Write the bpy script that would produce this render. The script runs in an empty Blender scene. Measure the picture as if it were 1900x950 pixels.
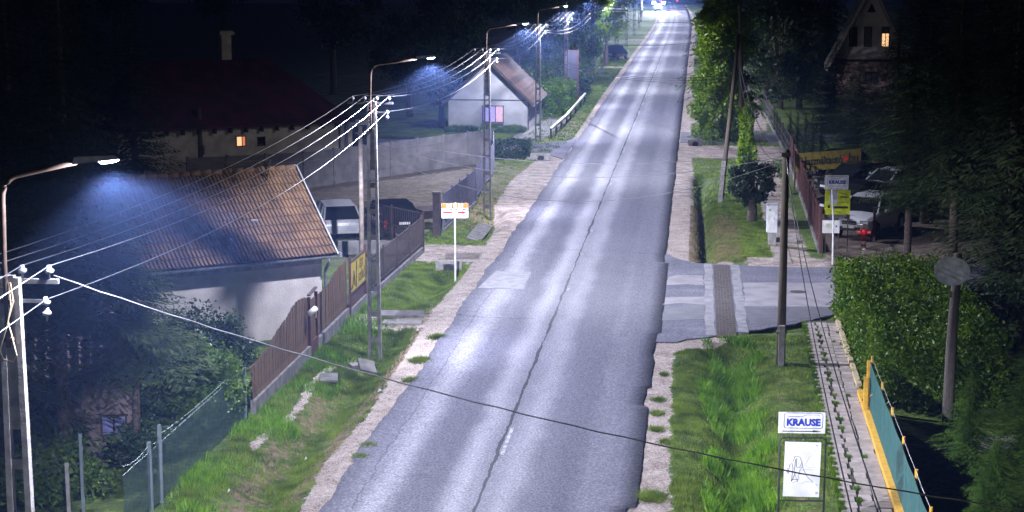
import bpy, math, random
import numpy as np
from mathutils import Vector, Matrix
R = math.radians
rnd = random.Random(7)
scn = bpy.context.scene
col = scn.collection

# ------------------------------------------------------------------ camera
FPX, CAMH = 3200.0, 11.3
PITCH = math.atan(542 / FPX); CP, SP = math.cos(PITCH), math.sin(PITCH)
_k = math.hypot(347, FPX * CP + 542 * SP); DX, DY = 347 / _k, (FPX * CP + 542 * SP) / _k
cd = bpy.data.cameras.new('camera'); cam = bpy.data.objects.new('camera', cd); col.objects.link(cam)
cd.sensor_width = 36; cd.lens = FPX / 1900 * 36; cd.clip_start = .5; cd.clip_end = 2500
cam.location = (0, 0, CAMH); cam.rotation_euler = (math.pi / 2 - PITCH, 0, math.atan2(DX, DY))
scn.camera = cam

# ------------------------------------------------------------------ night sky
w = bpy.data.worlds.new('World'); scn.world = w; w.use_nodes = True
wn = w.node_tree.nodes; wl = w.node_tree.links
bg = wn['Background']; sky = wn.new('ShaderNodeTexSky'); sky.sky_type = 'NISHITA'; sky.sun_disc = False
sky.sun_elevation = R(-4.0); sky.sun_rotation = R(200)
mixw = wn.new('ShaderNodeMix'); mixw.data_type = 'RGBA'; mixw.inputs[0].default_value = .96
wl.new(sky.outputs[0], mixw.inputs[6]); mixw.inputs[7].default_value = (.045, .045, .105, 1)
wl.new(mixw.outputs[2], bg.inputs[0]); bg.inputs[1].default_value = .05

scn.view_settings.view_transform = 'Standard'; scn.view_settings.look = 'None'
scn.view_settings.exposure = 0.0; scn.view_settings.gamma = 1.0
scn.cycles.use_denoising = True; scn.cycles.max_bounces = 5; scn.cycles.diffuse_bounces = 2
scn.cycles.glossy_bounces = 2; scn.cycles.transmission_bounces = 4; scn.cycles.transparent_max_bounces = 8
scn.cycles.volume_bounces = 0; scn.cycles.sample_clamp_indirect = 4; scn.cycles.sample_clamp_direct = 0
scn.cycles.caustics_reflective = False; scn.cycles.caustics_refractive = False

LAMP_POWER = 9300.0
LAMP_COLOR = (.88, .90, 1.09)
HAZE = .0008

# ------------------------------------------------------------------ pixel of the photograph -> place (u across, v along the road)
def _ray(px, py):
    x = (px - 950) / FPX; y = -(py - 475) / FPX
    X, Y, Z = x, CP + y * SP, -SP + y * CP
    return X * DY - Y * DX, X * DX + Y * DY, Z
def G(px, py, z=0.):
    r = _ray(px, py); t = (z - CAMH) / r[2]; return Vector((r[0] * t, r[1] * t, z))
def AT(px, py, v):
    r = _ray(px, py); t = v / r[1]; return Vector((r[0] * t, v, CAMH + r[2] * t))
def road_shift(v):
    v = np.asarray(v, float); return -6.5e-5 * np.clip(v - 280, 0, None) ** 2

# ------------------------------------------------------------------ helpers
def tag(o, label=None, cat=None, group=None, kind=None):
    if label: o['label'] = label
    if cat: o['category'] = cat
    if group: o['group'] = group
    if kind: o['kind'] = kind
    return o
def empty(name, loc=(0, 0, 0), rz=0.0, label=None, cat=None, group=None):
    o = bpy.data.objects.new(name, None); col.objects.link(o); o.empty_display_size = .2
    o.location = loc; o.rotation_euler = (0, 0, rz); return tag(o, label, cat, group)
def mesh_np(name, V, F, mat, parent=None, smooth=False, attrs=None):
    V = np.asarray(V, np.float32); F = np.asarray(F, np.int32); n = F.shape[1]
    me = bpy.data.meshes.new(name); me.vertices.add(len(V)); me.vertices.foreach_set('co', V.ravel())
    me.loops.add(F.size); me.loops.foreach_set('vertex_index', F.ravel())
    me.polygons.add(len(F)); me.polygons.foreach_set('loop_start', np.arange(0, F.size, n, dtype=np.int32))
    if attrs:
        for k, a in attrs.items():
            at = me.attributes.new(k, 'FLOAT', 'POINT'); at.data.foreach_set('value', np.asarray(a, np.float32))
    me.update(calc_edges=True)
    if smooth: me.polygons.foreach_set('use_smooth', np.ones(len(F), bool))
    me.materials.append(mat)
    o = bpy.data.objects.new(name, me); col.objects.link(o)
    if parent: o.parent = parent
    return o
class MB:
    def __init__(s): s.v = []; s.f = []
    def add(s, vs, fs):
        b = len(s.v); s.v += [tuple(q) for q in vs]; s.f += [tuple(b + i for i in q) for q in fs]; return s
    def box(s, c, d, rz=0., M=None):
        x, y, z = d[0] / 2, d[1] / 2, d[2] / 2; vs = []
        for i in (-1, 1):
            for j in (-1, 1):
                for k in (-1, 1):
                    p = Vector((i * x, j * y, k * z))
                    if M is not None: p = M @ p
                    elif rz: p.rotate(Matrix.Rotation(rz, 3, 'Z'))
                    vs.append(p + Vector(c))
        return s.add(vs, [(0, 1, 3, 2), (4, 6, 7, 5), (0, 4, 5, 1), (2, 3, 7, 6), (0, 2, 6, 4), (1, 5, 7, 3)])
    def beam(s, a, b, wd, ht, up=(0, 0, 1)):
        a, b = Vector(a), Vector(b); d = (b - a); L = d.length
        if L < 1e-6: return s
        y = d / L; x = y.cross(Vector(up))
        if x.length < 1e-4: x = y.cross(Vector((1, 0, 0)))
        x.normalize(); z = x.cross(y)
        return s.box((a + b) / 2, (wd, L, ht), M=Matrix((x, y, z)).transposed())
    def tube(s, pts, r, n=6, cap=True):
        pts = [Vector(p) for p in pts]; rs = r if isinstance(r, (list, tuple)) else [r] * len(pts); rings = []
        for i, p in enumerate(pts):
            d = (pts[min(i + 1, len(pts) - 1)] - pts[max(i - 1, 0)]).normalized()
            a = d.cross(Vector((0, 0, 1)) if abs(d.z) < .9 else Vector((1, 0, 0))).normalized(); b = d.cross(a)
            rings.append([p + (a * math.cos(t) + b * math.sin(t)) * rs[i] for t in (2 * math.pi * q / n for q in range(n))])
        vs = [q for g in rings for q in g]
        fs = [(i * n + j, i * n + (j + 1) % n, (i + 1) * n + (j + 1) % n, (i + 1) * n + j) for i in range(len(pts) - 1) for j in range(n)]
        if cap: fs += [tuple(range(n))[::-1], tuple((len(pts) - 1) * n + q for q in range(n))]
        return s.add(vs, fs)
    def prism(s, poly, z0, z1):
        n = len(poly); vs = [(p[0], p[1], z0) for p in poly] + [(p[0], p[1], z1) for p in poly]
        return s.add(vs, [tuple(range(n))[::-1], tuple(range(n, 2 * n))] + [(i, (i + 1) % n, n + (i + 1) % n, n + i) for i in range(n)])
    def extr(s, poly, d):      # a flat polygon in space, thickened along d
        d = Vector(d); n = len(poly); vs = [Vector(p) for p in poly] + [Vector(p) + d for p in poly]
        return s.add(vs, [tuple(range(n))[::-1], tuple(range(n, 2 * n))] + [(i, (i + 1) % n, n + (i + 1) % n, n + i) for i in range(n)])
    def build(s, name, mat, parent=None, smooth=False, kind=None, bevel=0):
        me = bpy.data.meshes.new(name); me.from_pydata(s.v, [], s.f); me.update()
        if smooth:
            for p in me.polygons: p.use_smooth = True
        me.materials.append(mat); o = bpy.data.objects.new(name, me); col.objects.link(o)
        if parent: o.parent = parent
        if kind: o['kind'] = kind
        if bevel:
            m = o.modifiers.new('bevel', 'BEVEL'); m.width = bevel; m.segments = 2; m.limit_method = 'ANGLE'
        return o
def copy_tree(o, parent=None):
    c = o.copy(); col.objects.link(c); c.parent = parent
    for ch in list(o.children): copy_tree(ch, c)
    return c
def text(s, size, mat, parent, loc, rot, name='lettering', ext=.002, off=.0, sx=1., align='CENTER'):
    cu = bpy.data.curves.new(name, 'FONT'); cu.body = s; cu.size = size; cu.extrude = ext; cu.offset = off
    cu.align_x = align; cu.align_y = 'CENTER'; cu.resolution_u = 2
    cu.materials.append(mat); tmp = bpy.data.objects.new(name, cu); me = bpy.data.meshes.new_from_object(tmp); bpy.data.objects.remove(tmp)
    me.name = name; o = bpy.data.objects.new(name, me); col.objects.link(o); o['kind'] = 'stuff' if len(s) > 12 else 'thing'
    o.parent = parent; o.location = loc; o.rotation_euler = rot; o.scale = (sx, 1, 1); return o

# ------------------------------------------------------------------ materials
MATS = {}
def mat(name, c, rough=.8, metal=0., c2=None, ns=6., emit=None, es=0., bump=0., bs=30., spec=.4, stretch=None, alpha=None):
    if name in MATS: return MATS[name]
    m = bpy.data.materials.new(name); m.use_nodes = True; n = m.node_tree.nodes; l = m.node_tree.links
    b = n['Principled BSDF']; b.inputs['Roughness'].default_value = rough; b.inputs['Metallic'].default_value = metal
    b.inputs['Specular IOR Level'].default_value = spec; b.inputs['Base Color'].default_value = (*c, 1)
    co = n.new('ShaderNodeNewGeometry').outputs['Position'] if stretch is None else None
    if stretch is not None:
        tc = n.new('ShaderNodeTexCoord'); mp = n.new('ShaderNodeMapping'); mp.inputs['Scale'].default_value = stretch
        l.new(tc.outputs['Object'], mp.inputs[0]); co = mp.outputs[0]
    c2 = c2 or tuple(x * .62 for x in c)
    t = n.new('ShaderNodeTexNoise'); t.inputs['Scale'].default_value = ns; t.inputs['Detail'].default_value = 5
    l.new(co, t.inputs['Vector'])
    cr = n.new('ShaderNodeValToRGB'); cr.color_ramp.elements[0].position = .36; cr.color_ramp.elements[1].position = .64
    cr.color_ramp.elements[0].color = (*c2, 1); cr.color_ramp.elements[1].color = (*c, 1)
    l.new(t.outputs[0], cr.inputs[0]); l.new(cr.outputs[0], b.inputs['Base Color'])
    if bump:
        t2 = n.new('ShaderNodeTexNoise'); t2.inputs['Scale'].default_value = bs; t2.inputs['Detail'].default_value = 4
        l.new(co, t2.inputs['Vector']); bp = n.new('ShaderNodeBump'); bp.inputs['Strength'].default_value = bump
        bp.inputs['Distance'].default_value = .03; l.new(t2.outputs[0], bp.inputs['Height']); l.new(bp.outputs[0], b.inputs['Normal'])
    if emit: b.inputs['Emission Color'].default_value = (*emit, 1); b.inputs['Emission Strength'].default_value = es
    MATS[name] = m; return m
def leafmat(name, a, b, ns=3., trans=.25):
    if name in MATS: return MATS[name]
    m = bpy.data.materials.new(name); m.use_nodes = True; n = m.node_tree.nodes; l = m.node_tree.links
    n.remove(n['Principled BSDF']); out = n['Material Output']
    g = n.new('ShaderNodeNewGeometry'); t = n.new('ShaderNodeTexNoise'); t.inputs['Scale'].default_value = ns; t.inputs['Detail'].default_value = 6
    l.new(g.outputs['Position'], t.inputs['Vector'])
    cr = n.new('ShaderNodeValToRGB'); cr.color_ramp.elements[0].position = .35; cr.color_ramp.elements[1].position = .65
    cr.color_ramp.elements[0].color = (*a, 1); cr.color_ramp.elements[1].color = (*b, 1); l.new(t.outputs[0], cr.inputs[0])
    d = n.new('ShaderNodeBsdfDiffuse'); tr = n.new('ShaderNodeBsdfTranslucent'); gl = n.new('ShaderNodeBsdfGlossy'); gl.inputs['Roughness'].default_value = .45
    gl.inputs['Color'].default_value = (.5, .55, .5, 1)
    l.new(cr.outputs[0], d.inputs[0]); l.new(cr.outputs[0], tr.inputs[0])
    mx = n.new('ShaderNodeMixShader'); mx.inputs[0].default_value = trans; l.new(d.outputs[0], mx.inputs[1]); l.new(tr.outputs[0], mx.inputs[2])
    m2 = n.new('ShaderNodeMixShader'); m2.inputs[0].default_value = .04; l.new(mx.outputs[0], m2.inputs[1]); l.new(gl.outputs[0], m2.inputs[2])
    l.new(m2.outputs[0], out.inputs['Surface']); MATS[name] = m; return m

M_conc = mat('concrete', (.30, .285, .27), .88, c2=(.19, .18, .172), ns=5, bump=.3)
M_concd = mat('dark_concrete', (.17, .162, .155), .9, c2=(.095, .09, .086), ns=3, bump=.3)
M_steel = mat('galvanised_steel', (.16, .16, .165), .5, .5, c2=(.10, .095, .09), ns=9)
M_rust = mat('rusty_steel', (.10, .065, .05), .75, .1, c2=(.06, .04, .03), ns=8)
M_wire = mat('aluminium_wire', (.13, .135, .155), .5, .6)
M_cable = mat('black_cable', (.05, .05, .06), .28, 0., spec=.9)
M_cableg = mat('grey_cable', (.11, .11, .125), .4, .2)
M_porc = mat('porcelain', (.20, .205, .22), .25, 0, c2=(.15, .15, .165))
M_white = mat('white_paint', (.74, .74, .74), .5, c2=(.50, .50, .48), ns=3.5)
M_blue = mat('blue_print', (.02, .035, .30), .5)
M_black = mat('black_print', (.02, .02, .02), .5)
M_dark = mat('dark_rubber', (.025, .025, .025), .8)
M_orange = mat('orange_print', (.85, .20, .02), .5)
M_red = mat('red_paint', (.62, .03, .03), .4)
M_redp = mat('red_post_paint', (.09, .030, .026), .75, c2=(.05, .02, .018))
M_yel = mat('yellow_paint', (.72, .42, .05), .6, c2=(.55, .30, .04), ns=10)
M_yelbanner = mat('yellow_banner', (.55, .42, .04), .6)
M_lime = mat('lime_print', (.50, .58, .02), .5)
M_grey = mat('grey_print', (.42, .42, .46), .5); M_headp = mat('lamp_housing', (.72, .72, .74), .5)
M_grime = mat('grimy_white_panel', (.62, .62, .61), .6, c2=(.40, .40, .375), stretch=(3, 3, 1.1), ns=2.5)
M_glass = mat('dark_glass', (.012, .014, .016), .08, 0, spec=.8)
M_wood = mat('weathered_planks', (.15, .088, .040), .9, c2=(.070, .042, .021), stretch=(14, 14, 1.2), bump=.4)
M_pole = mat('tarred_wood', (.11, .085, .06), .85, c2=(.055, .045, .035), stretch=(12, 12, 1), bump=.4)
M_trunk = mat('bark', (.16, .125, .10), .95, c2=(.07, .055, .045), ns=14, bump=.8, bs=25)
M_plast = mat('pale_plaster', (.55, .50, .47), .92, c2=(.42, .38, .36), ns=1.6, bump=.5, bs=22)
M_plastw = mat('white_plaster', (.36, .36, .37), .92, c2=(.28, .28, .285), ns=1.2, bump=.3)
M_plasty = mat('cream_plaster', (.62, .54, .40), .92, c2=(.40, .35, .26), ns=1.5)
M_tile = mat('clay_tiles', (.15, .086, .048), .95, c2=(.085, .052, .034), ns=1.7, bump=.4, bs=9)
M_tile2 = mat('brown_tiles', (.115, .072, .058), .9, c2=(.07, .046, .04), ns=1.7)
M_redroof = mat('dark_red_roof', (.09, .014, .024), .85, c2=(.04, .010, .014), ns=1.2)
M_timber = mat('dark_timber', (.05, .035, .025), .8)
M_gutter = mat('grey_gutter', (.38, .39, .42), .4, .5)
M_shutter = mat('grey_purple_mesh', (.20, .20, .27), .5, .5)
M_green = mat('green_netting', (.007, .085, .078), .8, c2=(.005, .06, .055), ns=8)
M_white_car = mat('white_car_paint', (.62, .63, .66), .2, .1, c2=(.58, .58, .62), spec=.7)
M_dark_car = mat('black_car_paint', (.014, .016, .02), .12, .2, spec=.9)
M_blue_car = mat('dark_blue_car_paint', (.015, .02, .05), .12, .3, spec=.9)
M_silver_car = mat('silver_car_paint', (.30, .31, .34), .25, .6, spec=.7)
M_chrome = mat('chrome', (.6, .6, .62), .15, .9)
M_tail = mat('tail_lamp', (.35, .02, .015), .2)
M_warm = mat('warm_window', (.5, .3, .2), .6, emit=(1., .56, .28), es=1.35)
M_warm2 = mat('warm_curtain', (.5, .3, .2), .6, emit=(1., .30, .13), es=.75)
M_violet = mat('violet_window', (.3, .25, .4), .6, emit=(.34, .28, .95), es=.62)
M_pink = mat('pink_curtain', (.4, .25, .3), .6, emit=(.85, .50, .62), es=.55)
M_led = mat('led_lens', (.9, .9, .9), .3, emit=(.80, .88, 1.), es=45.)
M_head = mat('headlight_beam_lens', (.9, .9, .9), .3, emit=(.86, .88, 1.), es=6000.)
M_tailon = mat('lit_tail_lamp', (.8, .05, .05), .3, emit=(1., .02, .05), es=5.)

L_grass = leafmat('grass_blades', (.060, .100, .013), (.19, .265, .036), 1.6, .3)
L_lush = leafmat('lush_weeds', (.06, .16, .010), (.19, .36, .022), 3, .35)
L_straw = leafmat('straw', (.16, .12, .06), (.26, .20, .11), 3, .2)
L_hedge = leafmat('hedge_leaves', (.028, .085, .007), (.14, .23, .013), 2.2, .3)
L_spruce = leafmat('spruce_needles', (.030, .052, .022), (.085, .120, .050), 1.2, .12)
L_leaf = leafmat('broad_leaves', (.05, .11, .014), (.14, .23, .036), 1.5, .35)
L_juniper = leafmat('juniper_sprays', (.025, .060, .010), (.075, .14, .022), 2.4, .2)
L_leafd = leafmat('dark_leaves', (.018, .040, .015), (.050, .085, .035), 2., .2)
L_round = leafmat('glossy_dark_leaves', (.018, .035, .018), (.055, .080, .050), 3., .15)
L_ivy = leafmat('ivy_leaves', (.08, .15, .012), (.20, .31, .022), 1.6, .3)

# ------------------------------------------------------------------ ground zones
def sm(a, b, x):
    t = np.clip((x - a) / (b - a), 0, 1); return t * t * (3 - 2 * t)
def band(x, a, b, s): return sm(a - s, a + s, x) * (1 - sm(b - s, b + s, x))
def hnoise(u, v, f, seed=0):
    return (np.sin(u * f * 1.3 + v * f * .7 + seed) + np.sin(v * f * 1.1 - u * f * .6 + 1.7 * seed) + np.sin((u + v) * f * 2.3 + 2.1 * seed) * .5 + np.sin(v * f * 4.1 + u * f * 3.3 + seed * .3) * .35) / 2.85
def terrain(u, v):
    u = np.asarray(u, float) - road_shift(v); v = np.asarray(v, float)
    z = -.02 + 0 * u
    z = z - .6 * np.exp(-((u - 1.15) / .62) ** 2) * band(v, 18, 51.2, .6)
    z = z - .6 * np.exp(-((u - .5 + (v - 66) * .008) / .33) ** 2) * band(v, 66.0, 93, .8)
    z = z - .4 * np.exp(-((u + 9.25) / .7) ** 2) * band(v, 20, 52, 1) - .35 * np.exp(-((u + 9.25) / .6) ** 2) * band(v, 56.5, 62.5, .8)
    z = z - .45 * np.exp(-((u + 9.2) / .5) ** 2) * band(v, 70.5, 79, .8)
    off = sm(.15, .8, u) + sm(8., 8.6, -u)
    z = z + off * .014 * hnoise(u, v, 1.7) + off * .010 * hnoise(u, v, 5.3, 2)
    z = z - 6e-4 * np.clip(v - 488, 0, None) ** 2
    return z
def tz(u, v): return float(terrain(u, v))
def gravel_mask(u, v):
    u = u - road_shift(v)
    wl_ = np.interp(v, [20, 34, 38, 42, 47, 52, 58, 63, 68, 74, 80, 90, 99, 102, 112, 125, 150, 600], [.45, .42, .75, .5, .68, .8, .9, .75, .7, 1.0, 1.7, 2.0, 1.6, 1.2, .3, .35, .5, .5])
    wr_ = np.interp(v, [20, 34, 40, 50, 52, 66, 67, 80, 90, 100, 110, 130, 600], [.65, .75, .6, .55, 2.5, 2.6, 1.15, 1.05, 1.1, .9, .75, .7, .7])
    g = sm(-.28, .28, (u + 7.7) + wl_) * (u < -4) + sm(-.28, .28, wr_ - (u + 1.1)) * (u >= -4)
    d = band(u, -11.2, -7, .3) * np.maximum.reduce([band(v, 64.6, 69.0, .9) * .78, band(v, 82, 97, 3) * .30, band(v, 52.3, 55.2, .5) * .55, band(v, 100, 102.3, .5) * .8, band(v, 190, 194, 1) * .8, band(v, 214, 219, 1.2) * .8, band(v, 262, 268, 2) * .8])
    r = band(u, -1.2, 5.5, .2) * np.maximum.reduce([band(v, 102, 109.5, .8) * .85, band(v, 125, 129.5, .6) * .8, band(v, 142, 149, .8) * .8, band(v, 176, 184, 1) * .8, band(v, 232, 245, 2) * .8])
    trail = np.exp(-((u + 10.25 + .1 * np.sin(v)) / .16) ** 2) * band(v, 38.5, 47.5, .6) * .8
    path = band(u, 3.0, 4.6, .25) * band(v, 66, 103, 1) * .62 + band(u, 3.6, 5.0, .3) * band(v, 118, 260, 3) * .75
    lot = sm(4.9, 5.3, u) * band(v, 58, 102, 1.5) * .72
    yard = sm(-11.0, -11.4, u) * band(v, 75, 99, 2) * .62 + sm(-11.0, -11.4, u) * band(v, 63, 75, 1) * .45
    front = band(u, 1.9, 12, .4) * band(v, 64.3, 67.3, .5) * .75
    g = np.maximum.reduce([g, d, r, trail, path, lot, yard, front])
    return g
def dry_mask(u, v):
    u = u - road_shift(v)
    a = band(u, .7, 1.9, .3) * band(v, 66.3, 78, 1.2) * .62 + band(u, -.2, .5, .2) * band(v, 66, 84, 1) * .7
    b = np.exp(-((u + 8.5) / .35) ** 2) * band(v, 34, 60, 3) * .75 + np.exp(-((u + 9.7) / .6) ** 2) * band(v, 26, 46, 3) * .62
    c = np.exp(-((u - 2.5) / .6) ** 2) * band(v, 30, 50, 3) * .38 + band(u, 2.6, 3.4, .3) * band(v, 66, 72, 1) * .45
    e = band(u, -11.4, -8, .3) * band(v, 108, 135, 6) * .5 + band(u, -11.4, -8, .3) * band(v, 72, 100, 6) * .55 + band(u, -.4, 4, .3) * band(v, 110, 250, 10) * .4
    return np.clip(a + b + c + e, 0, 1)

def axis(segs):
    out = []
    for a, b, s in segs: out += list(np.arange(a, b, s))
    return np.array(out + [segs[-1][1]])
U = axis([(-260, -60, 40), (-60, -16, 4), (-16, -12, .5), (-12, -7, .14), (-7, -1.4, .8), (-1.4, 5.4, .14), (5.4, 9, .6), (9, 30, 3), (30, 260, 40)])
Vv = axis([(-20, 28, 4), (28, 56, .2), (56, 82, .3), (82, 120, .6), (120, 200, 2), (200, 620, 7)])
uu, vv = np.meshgrid(U, Vv, indexing='ij'); uu = uu + road_shift(vv)
nu, nv = uu.shape; idx = np.arange(nu * nv).reshape(nu, nv)
F = np.stack([idx[:-1, :-1], idx[1:, :-1], idx[1:, 1:], idx[:-1, 1:]], -1).reshape(-1, 4)
def ground_mat():
    m = bpy.data.materials.new('verge_ground'); m.use_nodes = True; n = m.node_tree.nodes; l = m.node_tree.links
    b = n['Principled BSDF']; b.inputs['Roughness'].default_value = .95; b.inputs['Specular IOR Level'].default_value = .15
    g = n.new('ShaderNodeNewGeometry'); P_ = g.outputs['Position']
    def noise(s, d=6, r=.6):
        t = n.new('ShaderNodeTexNoise'); t.inputs['Scale'].default_value = s; t.inputs['Detail'].default_value = d; t.inputs['Roughness'].default_value = r; l.new(P_, t.inputs['Vector']); return t.outputs[0]
    def ramp(x, p0, c0, p1, c1):
        r = n.new('ShaderNodeValToRGB'); e = r.color_ramp.elements; e[0].position = p0; e[1].position = p1; e[0].color = (*c0, 1); e[1].color = (*c1, 1); l.new(x, r.inputs[0]); return r.outputs[0]
    def mth(op, a, c):
        q = n.new('ShaderNodeMath'); q.operation = op
        for i, x in enumerate((a, c)):
            if isinstance(x, float): q.inputs[i].default_value = x
            else: l.new(x, q.inputs[i])
        return q.outputs[0]
    def mixc(f, a, c):
        q = n.new('ShaderNodeMix'); q.data_type = 'RGBA'; l.new(f, q.inputs[0]); l.new(a, q.inputs[6]); l.new(c, q.inputs[7]); return q.outputs[2]
    grass = ramp(noise(.8, 9, .7), .42, (.034, .070, .010), .58, (.145, .215, .032))
    grass = mixc(ramp(noise(6, 8, .8), .44, (0, 0, 0), .56, (1, 1, 1)), grass, ramp(noise(30, 3), .4, (.022, .045, .009), .6, (.085, .12, .030)))
    dry = ramp(noise(5, 8), .36, (.10, .075, .045), .66, (.25, .185, .12))
    grav = ramp(noise(15, 9, .9), .42, (.17, .145, .13), .58, (.62, .53, .48))
    dirt = ramp(noise(1.5, 8, .7), .40, (.42, .38, .34), .60, (1., 1., 1.))
    mul = n.new('ShaderNodeMix'); mul.data_type = 'RGBA'; mul.blend_type = 'MULTIPLY'; mul.inputs[0].default_value = .8; l.new(grav, mul.inputs[6]); l.new(dirt, mul.inputs[7]); grav = mul.outputs[2]
    def am(nm):
        a = n.new('ShaderNodeAttribute'); a.attribute_name = nm; return a.outputs['Fac']
    def thr(mask, amp, s):
        x = mth('ADD', mask, mth('MULTIPLY', mth('SUBTRACT', noise(s, 8, .68), .5), amp))
        r = ramp(x, .44, (0, 0, 0), .56, (1, 1, 1)); return r
    c = mixc(thr(am('dry'), 2.1, 2.4), grass, dry)
    so = n.new('ShaderNodeMix'); so.data_type = 'RGBA'; so.blend_type = 'MULTIPLY'; l.new(am('soil'), so.inputs[0]); l.new(grav, so.inputs[6]); so.inputs[7].default_value = (.50, .46, .42, 1); grav = so.outputs[2]
    c = mixc(thr(am('gravel'), 1.7, 2.6), c, grav)
    l.new(c, b.inputs['Base Color'])
    bp = n.new('ShaderNodeBump'); bp.inputs['Strength'].default_value = .6; bp.inputs['Distance'].default_value = .04
    l.new(noise(22, 6, .8), bp.inputs['Height']); l.new(bp.outputs[0], b.inputs['Normal']); return m
ug, vg = uu.ravel(), vv.ravel(); zz = terrain(ug, vg)
ub = ug - road_shift(vg)
zz = zz - .12 * band(ub, -7.3, -1.5, .2) - .12 * band(ub, -1.5, 4.4, .3) * band(vg, 53.2, 64.2, .4)
ground = mesh_np('ground', np.stack([ug, vg, zz], -1), F, ground_mat(), smooth=True, attrs={'gravel': gravel_mask(ug, vg), 'dry': dry_mask(ug, vg), 'soil': np.clip(sm(-10.9, -11.6, ug) + sm(4.9, 5.4, ug), 0, 1)})
tag(ground, kind='structure')

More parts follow.
